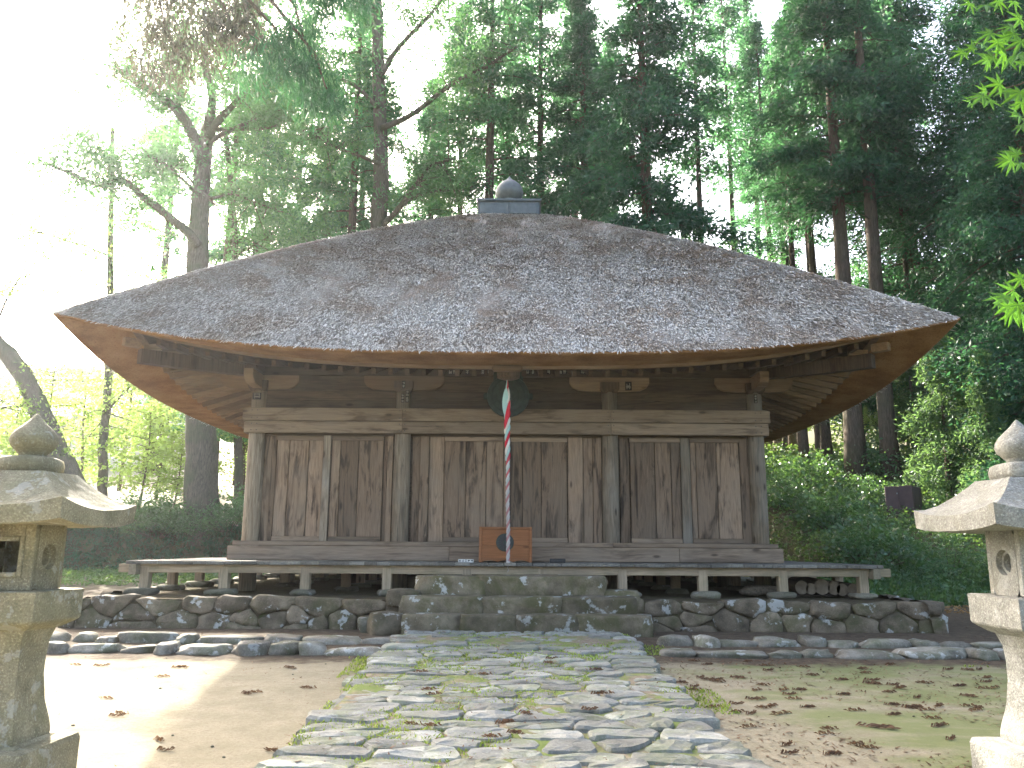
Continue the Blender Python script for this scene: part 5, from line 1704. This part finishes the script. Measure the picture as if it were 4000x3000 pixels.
# ---- cedar boughs hanging into the top of the view
def bough(label, regs, d0, seed, mat_):
    rr=random.Random(seed); C=[];O=[];lim=[]
    for (x0,x1,y0,y1,n) in regs:
        for _ in range(n):
            C.append(tuple(W(rr.uniform(x0,x1),rr.uniform(y0,y1),d0+rr.uniform(-.6,.6)))); O.append((rr.gauss(.3,.3),0,-1.6))
        P=[tuple(W(x0-80,y0-260,d0)),tuple(W((x0+x1)/2,y0-40,d0)),tuple(W((x0+x1)/2+40,(y0+y1)/2,d0)),tuple(W(x1-20,y1-20,d0))]
        lim.append(tube(P,[.03,.022,.014,.005],6))
    o=empty('cedar_bough',C[0],label,'branch','cedar boughs hanging into the top of the view'); org=np.array(C[0])
    V,F=merge(*lim); V2=np.array([tuple(v) for v in V])-org
    c=bpy.data.objects.new('limb',mkmesh('limb',V2,F,MT['bark'],True)); COL.objects.link(c); c.parent=o
    V,F=leaves(C,46,(.2,.2,.24),.17,seed,.12,.2,O)
    c=bpy.data.objects.new('needles',mkmesh('needles',V-org,F,MT[mat_])); COL.objects.link(c); c.parent=o
bough('brownish drooping cedar bough near the white glare at top left',[(450,760,-60,300,44),(560,1000,-60,180,50),(700,1050,60,230,30)],11.5,91,'bough')
bough('dark drooping cedar bough ending in front of the huge tree crown',[(950,1200,150,330,36),(1130,1330,250,420,30),(1050,1250,60,260,18)],11,92,'cedarD')
bough('small dark cedar bough hanging from the top edge above the pale-barked tree',[(1160,1450,-70,40,40)],10.5,93,'cedarD')

# ---- shrubs
def shrub_parts(seed,R,H,n,leaf=.1,per=22,flat=.45,asp=.55):
    rr=random.Random(seed); C=[];st_=[]
    for _ in range(n):
        a=rr.uniform(0,6.28); r_=R*math.sqrt(rr.random()); h=H*(1-(r_/R)**2*.65)*rr.uniform(.35,1.05)
        C.append((math.cos(a)*r_,math.sin(a)*r_,h)); 
        if rr.random()<.25: st_.append(tube([(math.cos(a)*r_*.3,math.sin(a)*r_*.3,0),(math.cos(a)*r_*.7,math.sin(a)*r_*.7,h*.6),(math.cos(a)*r_,math.sin(a)*r_,h)],[.015,.01,.004],3,cap=False))
    return merge(*st_), leaves(C,per,(.3,.3,.2),leaf,seed,asp,.1,None,flat)
def shrub(parts,x,y,label,mat_,group,s=1,sz=None,rot=0):
    if x>0: x,y,s=x*(y+3)/y,y+3,s*.95
    z=float(tz(x,y))-.08; o=empty('shrub',(x,y,z),label,'shrub',group); o.scale=(s,s,sz or s); o.rotation_euler=(0,0,rot)
    for nm,VF,mt in zip(('stems','foliage'),parts,('bark',mat_)):
        c=bpy.data.objects.new(nm,mkmesh(nm,VF[0],VF[1],MT[mt])); COL.objects.link(c); c.parent=o; c['kind']='stuff'
    return o
h1=shrub_parts(31,1.1,1.3,110,.11); h2=shrub_parts(32,.9,.9,90,.08,26); h3=shrub_parts(33,1.3,1.0,110,.16,16,.3,.16)
GR='shrubs on the slope right of the hall'
b1=shrub(h1,7.9,18.6,'pale-tipped leafy shrub growing close to the hall right wall corner','bush',GR,1.1)
b2=shrub(h2,10.2,24.0,'dark shrub just left of the brown metal box','bush',GR,1.2)
b3=shrub(h3,9.4,18.2,'grassy arching shrub at the foot of the slope beyond the veranda corner','bush',GR,1.0)
sl_=[(b1,8.4,21.5,1.3,'rounded shrub higher up behind the pale-tipped one'),(b2,7.6,23.5,1.4,'dark shrub in the gap between wall and first trunk'),(b1,10.6,20.4,.42,'low shrub below the brown metal box'),(b3,11.4,18.7,.8,'grassy clump left of the pale lantern roof'),(b2,13.2,22.9,.9,'round dark shrub right of the brown metal box'),(b1,9.3,26.0,1.3,'bush at the foot of the mossy stout trunk'),(b3,10.6,17.4,.8,'low grassy clump at the slope edge above the bare earth'),(b1,13.0,19.6,1.1,'shrub hidden behind the pale lantern roof'),(b2,8.3,17.4,.75,'small shrub beside the log end of the veranda'),(b1,12.2,27.5,1.5,'bush beneath the trunks behind the box'),(b2,7.7,28.5,1.6,'bush under the far thin trunks by the wall'),(b1,14.6,22.0,1.3,'shrub at the right edge below the dense cedars'),(b3,12.9,17.4,.9,'grassy clump right of the bare earth patch'),(b2,9.0,19.9,1.0,'glossy shrub in the middle of the slope'),(b3,10.4,22.2,.5,'fern-like clump under the brown box')]
for i,(src,x,y,s,lab) in enumerate(sl_): tree_copy(src,x*(y+3)/y,y+3,lab,rot=i*1.1,s=s*.85)
GL='shrubs along the top of the left bank'
c1=shrub(h1,W(560,2080,30.6).x,30.6,'glossy shrub on the bank below the slender grey trunk','bush',GL,1.0)
for i,(src,px,d,s,lab) in enumerate([(b1,680,30.5,1.0,'glossy shrub on the bank left of the huge trunk, leaves catching light'),(b3,900,30.2,1.1,'drooping grassy shrub between the huge trunk and the hall'),(b1,960,30.8,1.2,'shrub touching the hall corner on the bank'),(b2,760,30.1,1.0,'low shrub in front of the foot of the huge trunk'),(b3,620,30.1,1.0,'drooping clump hanging over the bank face'),(b2,450,30.8,.9,'low shrub on the bank behind the lantern roof')]):
    tree_copy(src,W(px,2080,d).x,d,lab,rot=i,s=s,group=GL)
# fan palm in the sunlight behind the cabinet
def fan(seed,n=16,L=.55):
    V=[];F=[]
    for k in range(n):
        a=-1.9+3.8*k/(n-1); b=len(V); dx,dz=math.sin(a),math.cos(a)
        V+=[(0,0,0),(dx*L*.5-dz*.02,.02,dz*L*.5+dx*.02),(dx*L,-.02,dz*L-.05),(dx*L*.5+dz*.02,.02,dz*L*.5-dx*.02)]; F.append((b,b+1,b+2,b+3))
    return V,F
q=W(3440,1640,32); pz=float(tz(q.x,32))
pal=empty('fan_palm',(q.x,32,pz),'small fan palm glowing in the sun between the stout trunks','palm')
obj('stem', tube([(q.x,32,pz-.1),(q.x+.05,32,q.z-.3)],[.08,.06],8), MT['bark'], pal)
for k in range(9):
    a=k*.7; P=(q.x+math.cos(a)*.5,32+math.sin(a)*.5,q.z+.25*math.sin(k*2.1))
    V,F=fan(k); c_,s_=math.cos(a*.6-.8),math.sin(a*.6-.8)
    obj('frond', ([(P[0]+v[0]*c_-v[1]*s_,P[1]+v[0]*s_+v[1]*c_,P[2]+v[2]) for v in V],F), MT['young'], pal)
    obj('stalk', tube([(q.x,32,q.z-.3),P],[.012,.01],4), MT['bark'], pal)

# ---- ground cover
def cover(n,x0,x1,y0,y1,seed,leaf,mask=None,h=.25):
    rr=np.random.default_rng(seed); x=rr.uniform(x0,x1,n); y=rr.uniform(y0,y1,n)
    if mask is not None: k=mask(x,y); x,y=x[k],y[k]
    hh=h*(.5+.8*np.clip(wavy(np.stack([x,y,0*x],1),seed,1.5)+.6,0,2))
    C=np.stack([x,y,tz(x,y)+hh*rr.uniform(.2,1,len(x))],1)
    return leaves(C,7,(.22,.22,.1),leaf,seed,.55,0,None,.55)
def slope_mask(x,y): return (y>19.1+.25*np.sin(x*1.3)) & ((x>7.3)|(y>30.5))
V,F=joinnp([cover(9500,6.9,23,19,30,1,.1,slope_mask,.32), cover(3500,6.9,23,30,39,2,.16,slope_mask,.5)])
obj('ground_cover', (V,F), MT['cover'], kind='stuff', label='leafy ground cover over the slope right of the hall')
V,F=joinnp([cover(2600,-19,-4.6,25.6,29.6,3,.09,None,.14)])
obj('ground_cover', (V,F), MT['cover'], kind='stuff', label='low green weeds at the foot of the left bank')
# bank face: hanging ivy and grass
rr=np.random.default_rng(4); n=3600
x=rr.uniform(-19,-4.5,n); t=rr.uniform(0,1,n); y=29.45+.85*t; z=tz(x,y)+.03
V,F=leaves(np.stack([x,y-.06,z],1),7,(.16,.1,.16),.12,6,.35,.9)
obj('bank_ivy', (V,F), MT['cedarD'], kind='stuff', label='dark ivy and grass hanging down the left bank face')
# grass blades at the slope foot
V,F=tufts(0,[(7.5,16,19.0,21.4,9000)],.2,8,lambda P: tz(P[:,0],P[:,1]),lambda P: (P[:,1]>19.1+.3*np.sin(P[:,0]*2)),.35)
obj('grass', (V,F), MT['cover'], kind='stuff', label='tall grass at the foot of the right slope')
# dry leaves on the bare earth by the platform corner
rr=np.random.default_rng(14); n=500; x=rr.uniform(7.2,11.5,n); y=rr.uniform(17,19.6,n)
V,F=leaves(np.stack([x,y,tz(x,y)+.02],1),1,(.05,.05,.01),.08,15,.6,0,None,.9)
obj('dry_leaves', (V,F), MT['drygrass'], kind='stuff', label='dry tan leaves scattered beyond the platform corner')

# ------------------------------------------------------------------ air
if HAZE > 0:
    hz_ = obj('haze', box(-205,205,-62,262,-1.2,60), None, org=(0,0,-1.2), kind='stuff', label='thin bright morning haze')
    m_=bpy.data.materials.new('haze'); m_.use_nodes=True; nt_=m_.node_tree; nt_.nodes.clear()
    o_=nt_.nodes.new('ShaderNodeOutputMaterial'); pv_=nt_.nodes.new('ShaderNodeVolumePrincipled')
    pv_.inputs['Color'].default_value=(.93,.97,1,1); pv_.inputs['Density'].default_value=HAZE; pv_.inputs['Anisotropy'].default_value=.65
    nt_.links.new(pv_.outputs[0],o_.inputs['Volume']); hz_.data.materials.clear(); hz_.data.materials.append(m_)
